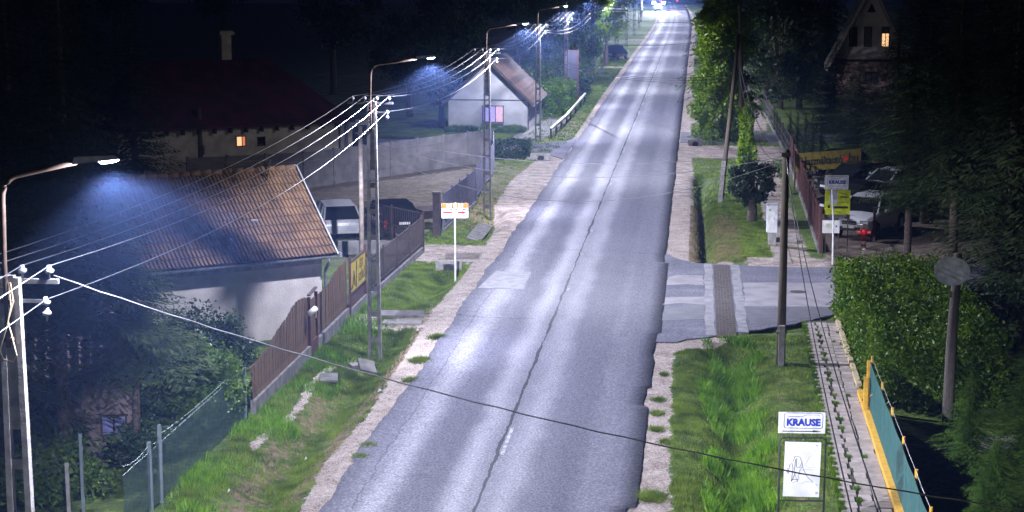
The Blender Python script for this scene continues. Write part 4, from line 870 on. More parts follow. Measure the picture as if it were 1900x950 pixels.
def bar_fence(name, P0, P1, h, step, label, m_bar, m_post, npost, plinth=None, barw=.018, base=.0, rails=(.25, .95), group=None, cat='fence', pw=.07, bar_kind=True, post_h=0.):
    ang_, L = e_frame(P0[0], P0[1], P1[0], P1[1]); t = empty(name, (P0[0], P0[1], base), ang_, label, cat, group); nb = int(L / step)
    mb = MB()
    for i in range(nb): mb.box((i * step + step / 2, 0, h * .55), (barw, barw, h * .86))
    mb.build('bar', m_bar, t, kind='stuff'); po = None
    for i in range(npost + 1):
        if po is None: po = MB().box((0, 0, h / 2), (pw, pw, h + .12 + post_h)).build('post', m_post, t); o = po
        else: o = po.copy(); col.objects.link(o)
        o.location = (i * L / npost, 0, 0)
    for f in rails: MB().beam((0, 0, h * f), (L, 0, h * f), .035, .035).build('rail', m_bar, t)
    if plinth:
        n_ = max(1, int(L / 2)); pl = None
        for i in range(n_):
            if pl is None: pl = MB().box((0, 0, plinth / 2 - .15), (L / n_ - .02, .16, plinth + .3)).build('plinth_block', M_concd, t); o = pl
            else: o = pl.copy(); col.objects.link(o)
            o.location = ((i + .5) * L / n_, 0, 0)
    return t
M_ironbar = mat('dark_iron', (.055, .04, .038), .6, .3)
bar_fence('iron_fence', (-11.0, 57.0), (-10.75, 66.8), 1.45, .12, 'dark iron bar fence on a low concrete plinth beside the second lamp pole', M_ironbar, M_ironbar, 4, plinth=.22)
bar_fence('yard_gate', (-10.75, 67.2), (-13.9, 70.6), 1.55, .14, 'open dark iron yard gate swung inwards in front of the parked cars', M_ironbar, M_ironbar, 2, rails=(.1, .5, .97), cat='gate')
bar_fence('mesh_fence', (-10.70, 72.4), (-10.45, 81.0), 1.65, .055, 'purple-grey steel mesh fence panels along the verge past the red arrow sign', M_shutter, M_shutter, 4, rails=(.12, .97), barw=.012, plinth=.12)
bar_fence('mesh_fence', (-10.5, 82.2), (-10.9, 92.6), 1.75, .055, 'taller mesh fence panels just behind the third lamp pole', M_shutter, M_shutter, 4, rails=(.12, .97), barw=.012)
bar_fence('mesh_fence', (-10.95, 93), (-11.7, 99.2), 1.75, .055, 'last mesh fence panels meeting the concrete panel wall', M_shutter, M_shutter, 3, rails=(.12, .97), barw=.012)
gpst = empty('gate_post', (-10.8, 71.2, 0), 0, 'thick dark gate post behind the red arrow sign', 'post'); MB().box((0, 0, .85), (.3, .3, 1.9)).build('post_body', M_ironbar, gpst); MB().box((0, 0, 1.84), (.36, .36, .06)).build('cap', M_concd, gpst)
lw = empty('low_wall', (G(640, 470).x, G(640, 470).y, 0), R(8), 'low grey garden wall between the parked cars and the lawn', 'wall')
for k in range(3): MB().box((.2 + k * .95, 0, .2), (.93, .16, .6)).build('wall_block', M_concd, lw)
# wire netting fence bottom left, diamond wires and leaning posts
nf = empty('wire_netting_fence', (-11.18, 32.0, 0), 0, 'green-grey wire netting fence with sagging top wires, lower left corner', 'fence')
mb = MB(); LN, HN = 9.4, 1.25
k = -HN
while k < LN:
    for sgn in (1, -1):
        y0_, z0_, y1_, z1_ = (k, 0, k + HN, HN) if sgn == 1 else (k, HN, k + HN, 0)
        if y0_ < 0: z0_ = z0_ + sgn * (0 - y0_); y0_ = 0
        if y1_ > LN: z1_ = z1_ - sgn * (y1_ - LN); y1_ = LN
        mb.beam((0, y0_, z0_ + .05), (0, y1_, z1_ + .05), .004, .004)
    k += .065
mb.build('netting_wire', mat('netting', (.08, .14, .14), .5, .4), nf, kind='stuff')
for z, sg in ((1.30, .0), (1.48, .10)):
    for a_, b_ in ((0, 1.75), (1.75, 2.35), (2.35, 9.3)): MB().tube(sagline((0, a_, z), (0, b_, z), sg, 8), .004, 4, False).build('straining_wire', MATS['netting'], nf)
for y, hh, tl in ((1.70, 1.50, -.02), (2.35, 1.70, .01), (9.3, 1.3, 0)):
    MB().beam((0, y, -.3), (tl, y, hh), .075, .075, up=(0, 1, 0)).build('post', mat('pale_post', (.15, .19, .20), .85, c2=(.12, .15, .16)), nf)
np_ = empty('fence_post', (-12.25, 32.6, 0), R(10), 'pair of pale posts deeper in the shrubs, lower left corner', 'fence post')
MB().beam((0, 0, -.3), (.0, 0, 1.95), .06, .06, up=(0, 1, 0)).build('post', MATS['pale_post'], np_); MB().beam((-.18, -.5, -.3), (-.2, -.5, 1.5), .07, .07, up=(0, 1, 0)).build('short_post', M_conc, np_)
for z in (1.35, 1.55, 1.8): MB().tube(sagline((0, 0, z), (-3.2, -1.2, z - .1), .12, 8), .005, 4, False).build('straining_wire', M_steel, np_)

# ------------------------------------------------------------------ scrap-yard sign (orange, white, red arrow)
sg = empty('arrow_sign', (-8.62, 61.2, 0), R(8), 'orange and white arrow sign on a thin white post in the left verge', 'sign')
MB().tube([(0, .03, -.3), (0, .03, 2.2)], .035, 8).build('post', M_white, sg)
MB().box((0, 0, 2.50), (.97, .02, .55)).build('board', M_white, sg, bevel=.004); MB().box((0, -.0125, 2.685), (.96, .004, .175)).build('orange_stripe', M_orange, sg)
text('M É H', .20, M_white, sg, (0, -.016, 2.675), (R(90), 0, 0), off=.012, sx=1.15)
text('CKD NAGYÁLLOMÁS', .105, M_blue, sg, (0, -.012, 2.535), (R(90), 0, 0), off=.003, sx=.95)
MB().extr([(-.43, -.012, 2.405), (.25, -.012, 2.405), (.25, -.012, 2.375), (.43, -.012, 2.435), (.25, -.012, 2.495), (.25, -.012, 2.465), (-.43, -.012, 2.465)], (0, -.003, 0)).build('red_arrow', M_red, sg)
text('Tel.: 06 20 536 7044', .075, M_blue, sg, (0, -.012, 2.29), (R(90), 0, 0), off=.001)
MB().box((.0, -.018, 2.435), (.20, .003, .06)).build('arrow_label', mat('pink_print', (.75, .55, .55), .5), sg)

# ------------------------------------------------------------------ guard rail
gr = empty('guard_rail', (0, 0, 0), 0, 'white curved guard rail with dark posts at the mouth of the side lane', 'guard rail')
gp_ = [G(1034, 254), G(1052, 232), G(1070, 210), G(1088, 188)]; pts = [Vector((p.x - .1, p.y, .62)) for p in gp_]; pts[0] += Vector((-.25, -1, -.02))
rl = MB()
for i in range(len(pts) - 1):
    rl.beam(pts[i], pts[i + 1], .10, .22); rl.beam(pts[i] + Vector((.06, 0, .05)), pts[i + 1] + Vector((.06, 0, .05)), .06, .07)
rl.build('rail', M_white, gr)
for f in (0, .35, .7, 1.1, 1.5, 2, 2.5, 2.95):
    i = min(int(f), 2); p = pts[i].lerp(pts[i + 1], f - i); MB().box((p.x, p.y, .25), (.12, .12, .8)).build('post', M_timber, gr)
# culverts and concrete bits in the left verge
def culvert(px, py, label, w_=.9, rz=0., name='culvert_head'):
    g = G(px, py); t = empty(name, (g.x, g.y, tz(g.x, g.y)), rz, label, 'culvert')
    MB().box((-w_ * .35, 0, .12), (w_ * .28, .16, .5)).box((w_ * .35, 0, .12), (w_ * .28, .16, .5)).box((0, 0, .32), (w_, .17, .12)).build('headwall', M_conc, t)
    MB().tube([(0, -.10, .08), (0, .4, .08)], .19, 12).build('pipe', M_dark, t); return t
culvert(833, 500, 'culvert mouth in the grass behind the red arrow sign', 1.0)
culvert(1003, 296, 'culvert head at the near side of the side lane', 1.2)
culvert(1290, 270, 'culvert head in the right verge by the cross path', .9)
ps = empty('slab_bridge', (-9.35, 53.8, 0), R(4), 'cracked concrete slab bridging the swale right of the second lamp pole', 'slab')
MB().box((0, .7, .02), (1.5, .8, .08)).build('slab', M_concd, ps).rotation_euler = (.02, .02, .1); MB().box((.1, -.5, .0), (1.25, .62, .08)).build('slab', M_conc, ps)
bs = empty('broken_slab', (G(676, 688).x, G(676, 688).y, 0), R(30), 'tilted broken concrete slab lying in the weeds at the fence foot', 'slab'); o = MB().box((0, 0, .18), (.5, .5, .07)).build('slab', M_concd, bs); o.rotation_euler = (.5, .3, 0); MB().box((.1, .5, .05), (.7, .4, .1)).build('slab', M_concd, bs)
st = empty('step_slab', (G(610, 700).x, G(610, 700).y, .02), R(12), 'pale concrete landing in front of the wooden gate', 'slab'); MB().box((0, 0, -.03), (.5, .9, .06)).build('slab', M_concd, st)
dl = empty('ditch_lining', (-9.15, 72.3, 0), R(-2), 'ribbed concrete ditch lining slabs beside the third lamp pole', 'slab'); dlp = None
for k in range(9):
    if dlp is None: dlp = MB().box((0, 0, 0), (.62, .40, .06)).build('lining_slab', M_concd, dl); o = dlp
    else: o = dlp.copy(); col.objects.link(o)
    o.location = (-.05 * k * .3, -1.4 + k * .5, -.10); o.rotation_euler = (0, R(18), rnd.uniform(-.04, .04))
for px, py, s, lb in [(705, 722, .06, 'crumpled white litter at the left gravel edge under the cable'), (567, 826, .035, 'small white litter scrap in the long left verge grass'), (775, 612, .05, 'white litter by the slab bridge'), (425, 905, .03, 'white litter scrap on the grass near the netting fence')]:
    g = G(px, py); o = MB().add([(-s, -s, 0), (s, -s * .6, .04), (s * .8, s, .0), (-s * .7, s * .8, .06), (0, 0, .09)], [(0, 1, 4), (1, 2, 4), (2, 3, 4), (3, 0, 4)]).build('litter', mat('dirty_white', (.5, .5, .5), .8)); o.location = (g.x, g.y, tz(g.x, g.y) + .03); tag(o, lb, 'litter')
# roadside billboard by the far trees
bb = empty('billboard', (G(1052, 192).x + .1, G(1052, 192).y + 3, 0), R(28), 'tall pink-framed billboard behind the fifth pole', 'billboard')
MB().box((0, 0, 2.6), (1.1, .1, 3.0)).build('poster_board', mat('violet_poster', (.06, .06, .09), .6, c2=(.04, .04, .06), ns=1.2), bb)
for x in (-.6, .6): MB().box((x, 0, 2.0), (.14, .16, 4.4)).build('frame_post', mat('pink_frame', (.10, .05, .06), .6), bb)
MB().box((0, 0, 4.15), (1.2, .16, .1)).build('frame_rail', MATS['pink_frame'], bb)

# ------------------------------------------------------------------ cars
def car(loc, rz, paint, label, kind='suv', L=4.5, Wd=1.82, Hh=1.66, group=None, plate=True, lit=False, tails=False, name='parked_car', red_marker=False):
    """front of the car points along -y of its own frame"""
    t = empty(name, loc, rz, label, 'car', group); hw = Wd / 2
    # side profile: y along the car, belt height, and the lower hull loft
    if kind == 'suv': prof = [(-.5, .48, .70), (-.47, .40, .90), (-.30, .34, 1.02), (-.22, .34, 1.06), (.1, .34, 1.08), (.46, .36, 1.08), (.5, .45, .80)]
    elif kind == 'wagon': prof = [(-.5, .42, .60), (-.47, .32, .78), (-.25, .28, .92), (-.2, .28, .94), (.1, .28, .96), (.47, .30, .96), (.5, .40, .72)]
    else: prof = [(-.5, .42, .60), (-.47, .32, .74), (-.28, .28, .86), (-.2, .28, .90), (.1, .28, .93), (.46, .3, .94), (.5, .4, .7)]
    rings = []
    for yy, zb, zt in prof:
        k = 1 - .10 * max(0, abs(yy) - .36) / .14; w_ = hw * k; m_ = (zb + zt) / 2
        rings.append([(-w_ * .93, yy * L, zb), (-w_, yy * L, zb + .12), (-w_ * 1.0, yy * L, m_ + .05), (-w_ * .95, yy * L, zt - .06), (-w_ * .86, yy * L, zt), (0, yy * L, zt + .03), (w_ * .86, yy * L, zt), (w_ * .95, yy * L, zt - .06), (w_, yy * L, m_ + .05), (w_, yy * L, zb + .12), (w_ * .93, yy * L, zb)])
    n = len(rings[0]); vs = [p for r in rings for p in r]; fs = [(i * n + j, i * n + (j + 1) % n, (i + 1) * n + (j + 1) % n, (i + 1) * n + j) for i in range(len(rings) - 1) for j in range(n)] + [tuple(range(n))[::-1], tuple((len(rings) - 1) * n + q for q in range(n))]
    MB().add(vs, fs).build('body', paint, t, smooth=True, bevel=.03)
    zb = prof[3][2] - .01
    if kind == 'suv': cabn = [(-.24, zb, .80), (-.10, Hh - .06, .70), (.05, Hh, .70), (.36, Hh - .03, .70), (.47, zb, .80)]
    elif kind == 'wagon': cabn = [(-.22, zb, .80), (-.08, Hh - .05, .70), (.05, Hh, .70), (.38, Hh - .05, .70), (.485, zb, .80)]
    else: cabn = [(-.22, zb, .80), (-.06, Hh - .05, .68), (.05, Hh, .68), (.22, Hh - .05, .68), (.40, zb, .80)]
    vs = []; fs = []
    for yy, z, k in cabn:
        vs += [(-hw * k * 1.03, yy * L, zb) if z > zb + .1 else (-hw * .84, yy * L, zb), (-hw * k, yy * L, z), (hw * k, yy * L, z), (hw * k * 1.03, yy * L, zb) if z > zb + .1 else (hw * .84, yy * L, zb)]
    # windows: one glasshouse, with painted roof, pillars set proud of it
    gl = []
    def sec(yy, z, k): return [(-hw * .88, yy * L, zb), (-hw * k, yy * L, z), (hw * k, yy * L, z), (hw * .88, yy * L, zb)]
    S = [sec(*cabn[0][:2], .84), sec(cabn[1][0], cabn[1][1], .70), sec(cabn[2][0], cabn[2][1], .71), sec(cabn[3][0], cabn[3][1], .70), sec(*cabn[4][:2], .84)]
    vs = [S[0][0], S[0][3]] + [p for s_ in S[1:4] for p in s_] + [S[4][0], S[4][3]]
    # bottom corners of middle sections sit on the belt line
    f = [(0, 1, 4, 3), (0, 3, 2), (1, 5, 4), (2, 3, 7, 6), (5, 9, 8, 4), (6, 7, 11, 10), (9, 13, 12, 8), (10, 11, 14), (13, 15, 12), (11, 12, 15, 14), (3, 4, 8, 7), (7, 8, 12, 11)]
    MB().add(vs, f).build('window_glass', M_glass, t)
    rf = MB(); k = .72
    A_, B_, C_ = cabn[1], cabn[2], cabn[3]
    rf.add([(-hw * k, A_[0] * L - .03, A_[1] - .01), (hw * k, A_[0] * L - .03, A_[1] - .01), (hw * k, B_[0] * L, B_[1] + .03), (-hw * k, B_[0] * L, B_[1] + .03), (hw * k, C_[0] * L + .04, C_[1] + .01), (-hw * k, C_[0] * L + .04, C_[1] + .01), (0, B_[0] * L, B_[1] + .06)],
           [(0, 1, 6), (1, 2, 6), (2, 4, 6), (4, 5, 6), (5, 3, 6), (3, 0, 6)]); rf.build('roof_panel', paint, t)
    pil = MB()
    for s in (-1, 1):
        for (ya, za, ka), (yb, zb_, kb) in (((cabn[0][0], zb, .86), (A_[0], A_[1], .71)), ((cabn[4][0], zb, .86), (C_[0], C_[1], .71)), ((.10, zb, .90), (.08, Hh - .01, .725)), ((.30, zb, .90), (.30, Hh - .03, .72)) if kind != 'sedan' else ((.1, zb, .9), (.08, Hh, .725))):
            pil.beam((s * hw * ka, ya * L, za), (s * hw * kb, yb * L, zb_), .06, .07)
    pil.build('pillar', paint, t, kind='stuff')
    wr = .36 if kind == 'suv' else .31
    for yy in (-.31, .31):
        for s in (-1, 1):
            wh = MB().tube([(s * (hw - .20), yy * L, wr), (s * (hw + .005), yy * L, wr)], wr, 18).build('wheel', M_dark, t, smooth=False)
            MB().tube([(s * (hw + .006), yy * L, wr), (s * (hw + .018), yy * L, wr)], wr * .62, 12).build('rim', M_silver_car, wh)
            MB().tube([(s * (hw - .1), yy * L, wr + .03), (s * (hw - .012), yy * L, wr + .03)], wr * 1.18, 16).build('wheel_arch', M_dark, t)
    zf = prof[1][2]
    for s in (-1, 1):
        MB().box((s * hw * .70, -L * .487, zf - .12), (.36, .09, .15), rz=s * .18).build('headlight', M_chrome if not lit else M_head, t, bevel=.02).scale = (1, 1, 1) if not lit else (1.8, 1, 3.2)  # lit lenses are oversized, their shape stands in for headlight glare
        MB().box((s * hw * .86, L * .486, zf - .02), (.16, .09, .30 if kind != 'wagon' else .18)).build('tail_light', M_tail if not tails else M_tailon, t)
        MB().box((s * (hw + .09), -.13 * L, zb + .08), (.18, .10, .14)).build('wing_mirror', paint, t, bevel=.02)
        MB().box((s * hw * .72, -L * .497, .52), (.16, .05, .09)).build('fog_lamp', M_chrome, t)
        for y_ in (-.02, .2): MB().box((s * (hw + .0), y_ * L, zb - .16), (.03, .14, .03)).build('door_handle', M_chrome, t)
    MB().box((0, -L * .497, zf - .16), (.62, .06, .15)).build('grille', M_dark, t); MB().box((0, -L * .505, zf - .16), (.60, .03, .025)).build('grille_bar', M_chrome, t)
    MB().box((0, -L * .500, .50), (1.0, .05, .15)).build('air_intake', M_dark, t)
    MB().box((0, -L * .512, .58), (.50, .02, .11)).build('number_plate', M_white, t); MB().box((0, L * .505, .74), (.50, .02, .11)).build('number_plate', M_white, t)
    MB().box((0, L * .497, .44), (Wd * .86, .08, .16)).build('rear_bumper', paint if kind != 'suv' else M_dark, t)
    return t
ca = R(-52)
def cpos(px, py): g = G(px, py); return (g.x, g.y, -.02)
car(cpos(1612, 432), R(-27), M_white_car, 'white off-road car facing the road behind the hydrant', 'suv')
car(cpos(1665, 398), R(-42), M_silver_car, 'silver-grey car just behind the white off-roader in the lot', 'sedan', Hh=1.5)
car(cpos(1592, 396), ca, M_dark_car, 'dark green-black car nearest the red bar fence, behind the lime sign', 'sedan', Hh=1.5)
car(cpos(1592, 360), ca, M_dark_car, 'long black car in the middle row of the lot', 'suv', Hh=1.6)
car(cpos(1555, 330), ca, M_dark_car, 'rearmost black car below the yellow banner', 'sedan', Hh=1.52)
car(cpos(1655, 368), ca, M_white_car, 'pale car deeper in the lot under the conifers', 'wagon', Hh=1.48)
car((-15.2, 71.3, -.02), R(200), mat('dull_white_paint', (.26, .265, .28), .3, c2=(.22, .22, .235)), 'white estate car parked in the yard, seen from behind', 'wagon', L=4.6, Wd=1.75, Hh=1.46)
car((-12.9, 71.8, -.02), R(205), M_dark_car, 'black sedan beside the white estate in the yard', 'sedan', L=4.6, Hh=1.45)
car((-9.75, 208.5, -.02), R(165), M_blue_car, 'dark blue car parked off the far left verge under the trees', 'suv', L=4.7, Hh=1.7)
h1 = car((-8.3 + float(road_shift(425)), 425, .03), R(3), M_silver_car, 'oncoming car with blazing headlights far up the road', 'sedan', lit=True, name='oncoming_car')
h2 = car((-5.2 + float(road_shift(492)), 492, .03), R(4), M_dark_car, 'small far car with glowing red tail lights at the crest', 'sedan', tails=False, name='departing_car')
h2.rotation_euler.z = R(4)
for c in h2.children:
    if c.name.startswith('tail_light'): c.data.materials[0] = M_tailon; c.scale = (3.0, 1, 1.6); c.location.x *= .5
for s in (-.6, .6):
    sp_ = bpy.data.lights.new('headlight_beam', 'SPOT'); sp_.energy = 300000; sp_.spot_size = R(26); sp_.spot_blend = .9; sp_.shadow_soft_size = .08; sp_.color = (.88, .92, 1.)
    o = bpy.data.objects.new('headlight_beam', sp_); col.objects.link(o); o.parent = h1; o.location = (s, -2.32, .62); o.rotation_euler = (R(88), 0, R(180))

# garden trailer next to the black sedan
tr = empty('trailer', (-11.6, 74.2, 0), R(30), 'small rusty trailer with a raised drawbar behind the iron gate', 'trailer')
MB().box((0, 0, .55), (1.1, 1.6, .35)).build('box_body', M_ironbar, tr); MB().beam((0, -.8, .45), (0, -2.0, .55), .07, .07).build('drawbar', M_ironbar, tr)
for s in (-1, 1): MB().tube([(s * .58, 0, .28), (s * .72, 0, .28)], .28, 14).build('wheel', M_dark, tr)
MB().box((0, -2.0, .8), (.06, .06, .6)).build('jockey_post', M_steel, tr)

# ------------------------------------------------------------------ RIGHT: lot fence, signs, hydrant
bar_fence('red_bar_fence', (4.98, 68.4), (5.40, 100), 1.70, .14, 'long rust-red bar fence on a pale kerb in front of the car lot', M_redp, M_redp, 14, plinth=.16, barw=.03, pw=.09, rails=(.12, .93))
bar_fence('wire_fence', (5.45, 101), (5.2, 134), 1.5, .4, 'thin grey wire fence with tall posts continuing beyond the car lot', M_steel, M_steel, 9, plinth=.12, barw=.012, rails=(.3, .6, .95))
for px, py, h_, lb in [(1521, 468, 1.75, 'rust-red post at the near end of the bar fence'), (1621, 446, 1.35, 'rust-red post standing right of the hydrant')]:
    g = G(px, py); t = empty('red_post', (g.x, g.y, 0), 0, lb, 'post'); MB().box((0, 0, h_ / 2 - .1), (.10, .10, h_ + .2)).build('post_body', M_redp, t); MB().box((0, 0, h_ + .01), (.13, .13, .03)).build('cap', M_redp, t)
g = G(1602, 461); hy = empty('fire_hydrant', (g.x, g.y, 0), R(-15), 'red fire hydrant with a red and white striped base', 'hydrant')
MB().tube([(0, 0, -.1), (0, 0, .10)], .11, 12).tube([(0, 0, .18), (0, 0, .30)], .105, 12).build('white_band', M_white, hy); MB().tube([(0, 0, .10), (0, 0, .18)], .108, 12).build('red_band', M_red, hy)
MB().tube([(0, 0, .30), (0, 0, .62), (0, 0, .66), (0, 0, .74), (0, 0, .80), (0, 0, .84)], [.10, .10, .15, .16, .09, .03], 12).build('barrel', M_red, hy, smooth=True)
for s in (-1, 1): MB().tube([(s * .08, 0, .66), (s * .24, 0, .66), (s * .25, 0, .66), (s * .28, 0, .66)], [.07, .07, .09, .09], 10).build('outlet', M_red, hy)
MB().tube([(0, -.1, .5), (0, -.22, .5)], .06, 10).build('outlet', M_red, hy)
def krause_panel(t, loc, rz, s=1., small=False):
    """white panel with the blue outlined name plate; s scales it"""
    w_, h_ = 1.02 * s, (.46 * s if not small else .62 * s)
    b = MB().box((0, 0, 0), (w_, .02, h_)).build('board', M_grime, t, bevel=.004); b.location = loc; b.rotation_euler = (0, 0, rz)
    fr = MB(); cx, cz, fw, fh, th = (.03 * s, .05 * s, .84 * s, .33 * s, .014 * s) if not small else (.03 * s, .05 * s, .84 * s, .42 * s, .016 * s); rr = .05 * s
    pts = []
    for qx, qz, a0 in ((1, 1, 0), (-1, 1, 90), (-1, -1, 180), (1, -1, 270)):
        for k in range(4): a = R(a0 + k * 30); pts.append((cx + qx * (fw / 2 - rr) + rr * math.cos(a), -.013, cz + qz * (fh / 2 - rr) + rr * math.sin(a)))
    for i in range(len(pts)): fr.beam(pts[i], pts[(i + 1) % len(pts)], .004, th, up=(0, 1, 0)) if False else fr.tube([pts[i], pts[(i + 1) % len(pts)]], th / 2, 4)
    fr.build('outline', M_blue, b, kind='stuff')
    yl = cz + .085 * s if not small else cz + .11 * s
    MB().tube([(cx - .33 * s, -.012, yl), (cx - .02 * s, -.012, yl), (cx + .04 * s, -.012, yl + .04 * s), (cx + .34 * s, -.012, yl + .04 * s), (cx + .36 * s, -.012, yl + .0)], .006 * s, 4).build('emblem_line', M_blue, b)
    text('KRAUSE', .205 * s, M_blue, b, (cx, -.013, cz - .045 * s), (R(90), 0, 0), off=.011 * s, sx=1.0, ext=.003)
    return b
g = Vector((5.28, 65.8, 0)); ks = empty('advertising_sign', g, R(6), 'white and blue name sign on a leaning pale post by the lot', 'sign')
MB().tube([(0, .04, -.3), (-.02, .04, 1.6), (-.14, .04, 3.3)], .032, 8).build('post', M_white, ks)
b = krause_panel(ks, (.05, 0, 3.14), 0, .88, small=True); text('LÉTRA és ÁLLVÁNY', .055, M_blue, b, (.02, -.013, -.23), (R(90), 0, 0))
g = G(1551, 468); ys = empty('advertising_sign', (g.x, g.y, 0), R(6), 'lime yellow notice board with a black strip on two thin posts', 'sign')
MB().box((0, 0, 2.00), (1.0, .02, .98)).build('board', M_lime, ys, bevel=.004)
for x, zt in ((-.44, 1.6), (.44, 1.6)): MB().box((x, .03, .7), (.04, .04, 1.9)).build('post', M_timber, ys)
MB().box((0, -.004, 1.43), (1.0, .02, .17)).build('black_strip', M_black, ys); text('LÉTRÁK, ÁLLVÁNYOK', .075, M_grey, ys, (0, -.016, 1.46), (R(90), 0, 0)); text('GURULÓÁLLVÁNYOK', .06, M_grey, ys, (0, -.016, 1.39), (R(90), 0, 0))
MB().box((-.16, -.014, 2.2), (.30, .008, .56)).build('grey_picture', M_grey, ys); MB().box((.12, -.014, 1.80), (.60, .008, .09)).build('dark_bar', M_black, ys); MB().box((-.34, -.014, 1.83), (.09, .008, .12)).build('dark_patch', M_black, ys)
MB().tube([(.06, -.016, 2.40), (.18, -.016, 2.34), (.42, -.016, 2.30)], .012, 4).build('emblem_line', M_black, ys); text('LÉTRÁK', .10, M_black, ys, (.26, -.014, 2.21), (R(90), 0, 0), off=.003); text('ÁLLVÁNYOK', .07, M_black, ys, (.24, -.014, 2.0), (R(90), 0, 0))
for k in range(3): text('— – —— – ——', .07, M_black, ys, (.05, -.014, 1.72 - k * .07), (R(90), 0, 0))
MB().tube([(-.4, -.016, 1.72), (.1, -.016, 1.60), (.4, -.016, 1.52)], .008, 4).build('emblem_line', M_black, ys)
g = G(1540, 478); ws = empty('notice_board', (g.x, g.y, 0), R(4), 'small white notice with an arrow under the lime board', 'sign')
MB().box((0, 0, 1.22), (.66, .02, .50)).build('board', M_white, ws); MB().box((-.30, .02, .6), (.03, .03, 1.6)).build('post', M_timber, ws); MB().box((.30, .02, .6), (.03, .03, 1.6)).build('post', M_timber, ws)
MB().box((-.06, -.012, 1.25), (.30, .004, .2)).build('faded_print', mat('faded_print', (.55, .56, .45), .6), ws); MB().extr([(.18, -.012, 1.30), (.26, -.012, 1.24), (.18, -.012, 1.18)], (0, -.003, 0)).build('arrow', M_blue, ws)
# yellow banner at the back of the lot
pL, pR = AT(1476, 305, 87.5), AT(1597, 296, 87.9); bnr = empty('lot_banner', (pL.x, pL.y, 0), math.atan2(pR.y - pL.y, pR.x - pL.x), 'long yellow banner reading Használtautó.hu at the back of the car lot', 'banner')
LBn = (pR - pL).length; zb_, zt_ = pL.z - .38, pL.z + .55
MB().add([(0, 0, zb_), (LBn, 0, zb_ + .25), (LBn, 0, zt_ + .25), (0, 0, zt_), (0, .02, zb_), (LBn, .02, zb_ + .25), (LBn, .02, zt_ + .25), (0, .02, zt_)], [(0, 1, 2, 3), (7, 6, 5, 4), (3, 2, 6, 7), (0, 4, 5, 1)]).build('banner_sheet', mat('dull_yellow_banner', (.17, .13, .016), .8), bnr)
o = text('Használtautó', .56, M_black, bnr, (LBn * .40, -.012, (zb_ + zt_) / 2 + .10), (R(90), R(-4), 0), off=.012, sx=.72); o = text('.hu', .62, M_black, bnr, (LBn * .87, -.012, (zb_ + zt_) / 2 + .25), (R(90), R(-4), 0), off=.012, sx=.8)
MB().box((LBn * .77, -.012, (zb_ + zt_) / 2 + .2), (.22, .004, .2)).build('red_mark', M_red, bnr)
for x in (0, LBn / 2, LBn): MB().box((x, .06, 1.0), (.07, .07, 2.0)).build('post', M_timber, bnr)

# utility cabinet
g = G(1432, 454); uc = empty('utility_cabinet', (g.x, g.y, 0), R(3), 'tall narrow white utility cabinet on a grey base beside the footway', 'cabinet')
MB().box((0, 0, .28), (.30, .26, .56)).build('base', M_conc, uc); MB().box((-.02, 0, 1.08), (.42, .30, 1.12)).build('housing', mat('pale_cabinet', (.60, .64, .70), .5, c2=(.45, .48, .52)), uc, bevel=.01)
MB().box((-.06, -.155, 1.08), (.27, .01, 1.02)).build('door', M_white, uc); MB().box((-.02, 0, 1.67), (.48, .36, .06)).build('roof_cap', M_grey, uc, bevel=.01); MB().box((.05, -.163, 1.1), (.02, .01, .12)).build('handle', M_dark, uc); MB().box((-.11, -.162, 1.45), (.1, .004, .1)).build('sticker', mat('green_sticker', (.3, .5, .35), .5), uc)

# ------------------------------------------------------------------ poles on the right
pW = simple_pole(Vector((2.53, 48.8, 0)), 6.15, .135, .095, 'dark wooden pole on a concrete stub in the grass by the footway', stub=1.15)
MB().box((0, -.04, 6.02), (.26, .10, .12)).build('top_bracket', M_steel, pW)
pl_ = empty('braced_pole', (1.2, 82.8, 0), 0, 'dark wooden pole pair leaning together like a long narrow A by the ditch', 'utility pole')
top = AT(1372, 8, 88) - Vector((1.2, 82.8, 0)); ft2 = G(1378, 325) - Vector((1.2, 82.8, 0))
MB().tube([(0.05, .0, .2), tuple(Vector((0.05, 0, .2)).lerp(top - Vector((0, 0, 1.5)), 1.))], [.13, .08], 8).build('brace', M_pole, pl_, smooth=True); MB().beam((-.02, -.14, -.3), (.15, -.05, 2.0), .20, .16, up=(0, 1, 0)).build('concrete_stub', M_conc, pl_)
MB().tube([tuple(ft2), tuple(top)], [.14, .09], 8).build('shaft', M_pole, pl_, smooth=True)
# mast with the dish
ms = empty('dish_mast', (6.42, 42.9, 0), 0, 'weathered grey wooden mast standing in the garden right of the hedge', 'mast')
MB().tube([(-.02, 0, -.4), (.0, 0, 2.0), (.06, 0, 4.25)], [.15, .135, .10], 12).build('shaft', mat('grey_timber', (.19, .165, .15), .9, c2=(.09, .08, .07), stretch=(14, 14, 1), bump=.6), ms, smooth=True)
dsh = empty('satellite_dish', (6.33, 42.68, 3.87), R(-10), 'pale round satellite dish mounted at the top of the mast', 'satellite dish')
rings = []; db = MB(); nR, nS = 7, 32; DR = .43
for k in range(nR + 1):
    r_k = DR * k / nR; rings.append([(r_k * math.cos(2 * math.pi * j / nS), -.09 * (r_k / DR) ** 2 , r_k * .86 * math.sin(2 * math.pi * j / nS)) for j in range(nS)])
vs = [p for r__ in rings for p in r__]; fs = [(i * nS + j, (i + 1) * nS + j, (i + 1) * nS + (j + 1) % nS, i * nS + (j + 1) % nS) for i in range(nR) for j in range(nS)]
nvs = len(vs); vs2 = vs + [(p[0], p[1] + .012, p[2]) for p in vs]; fs2 = fs + [tuple(nvs + q for q in f[::-1]) for f in fs]
o = db.add(vs2, fs2).build('reflector', mat('dish_paint', (.66, .67, .70), .6, c2=(.36, .37, .40), ns=5), dsh, smooth=True); o.rotation_euler = (R(8), 0, 0)
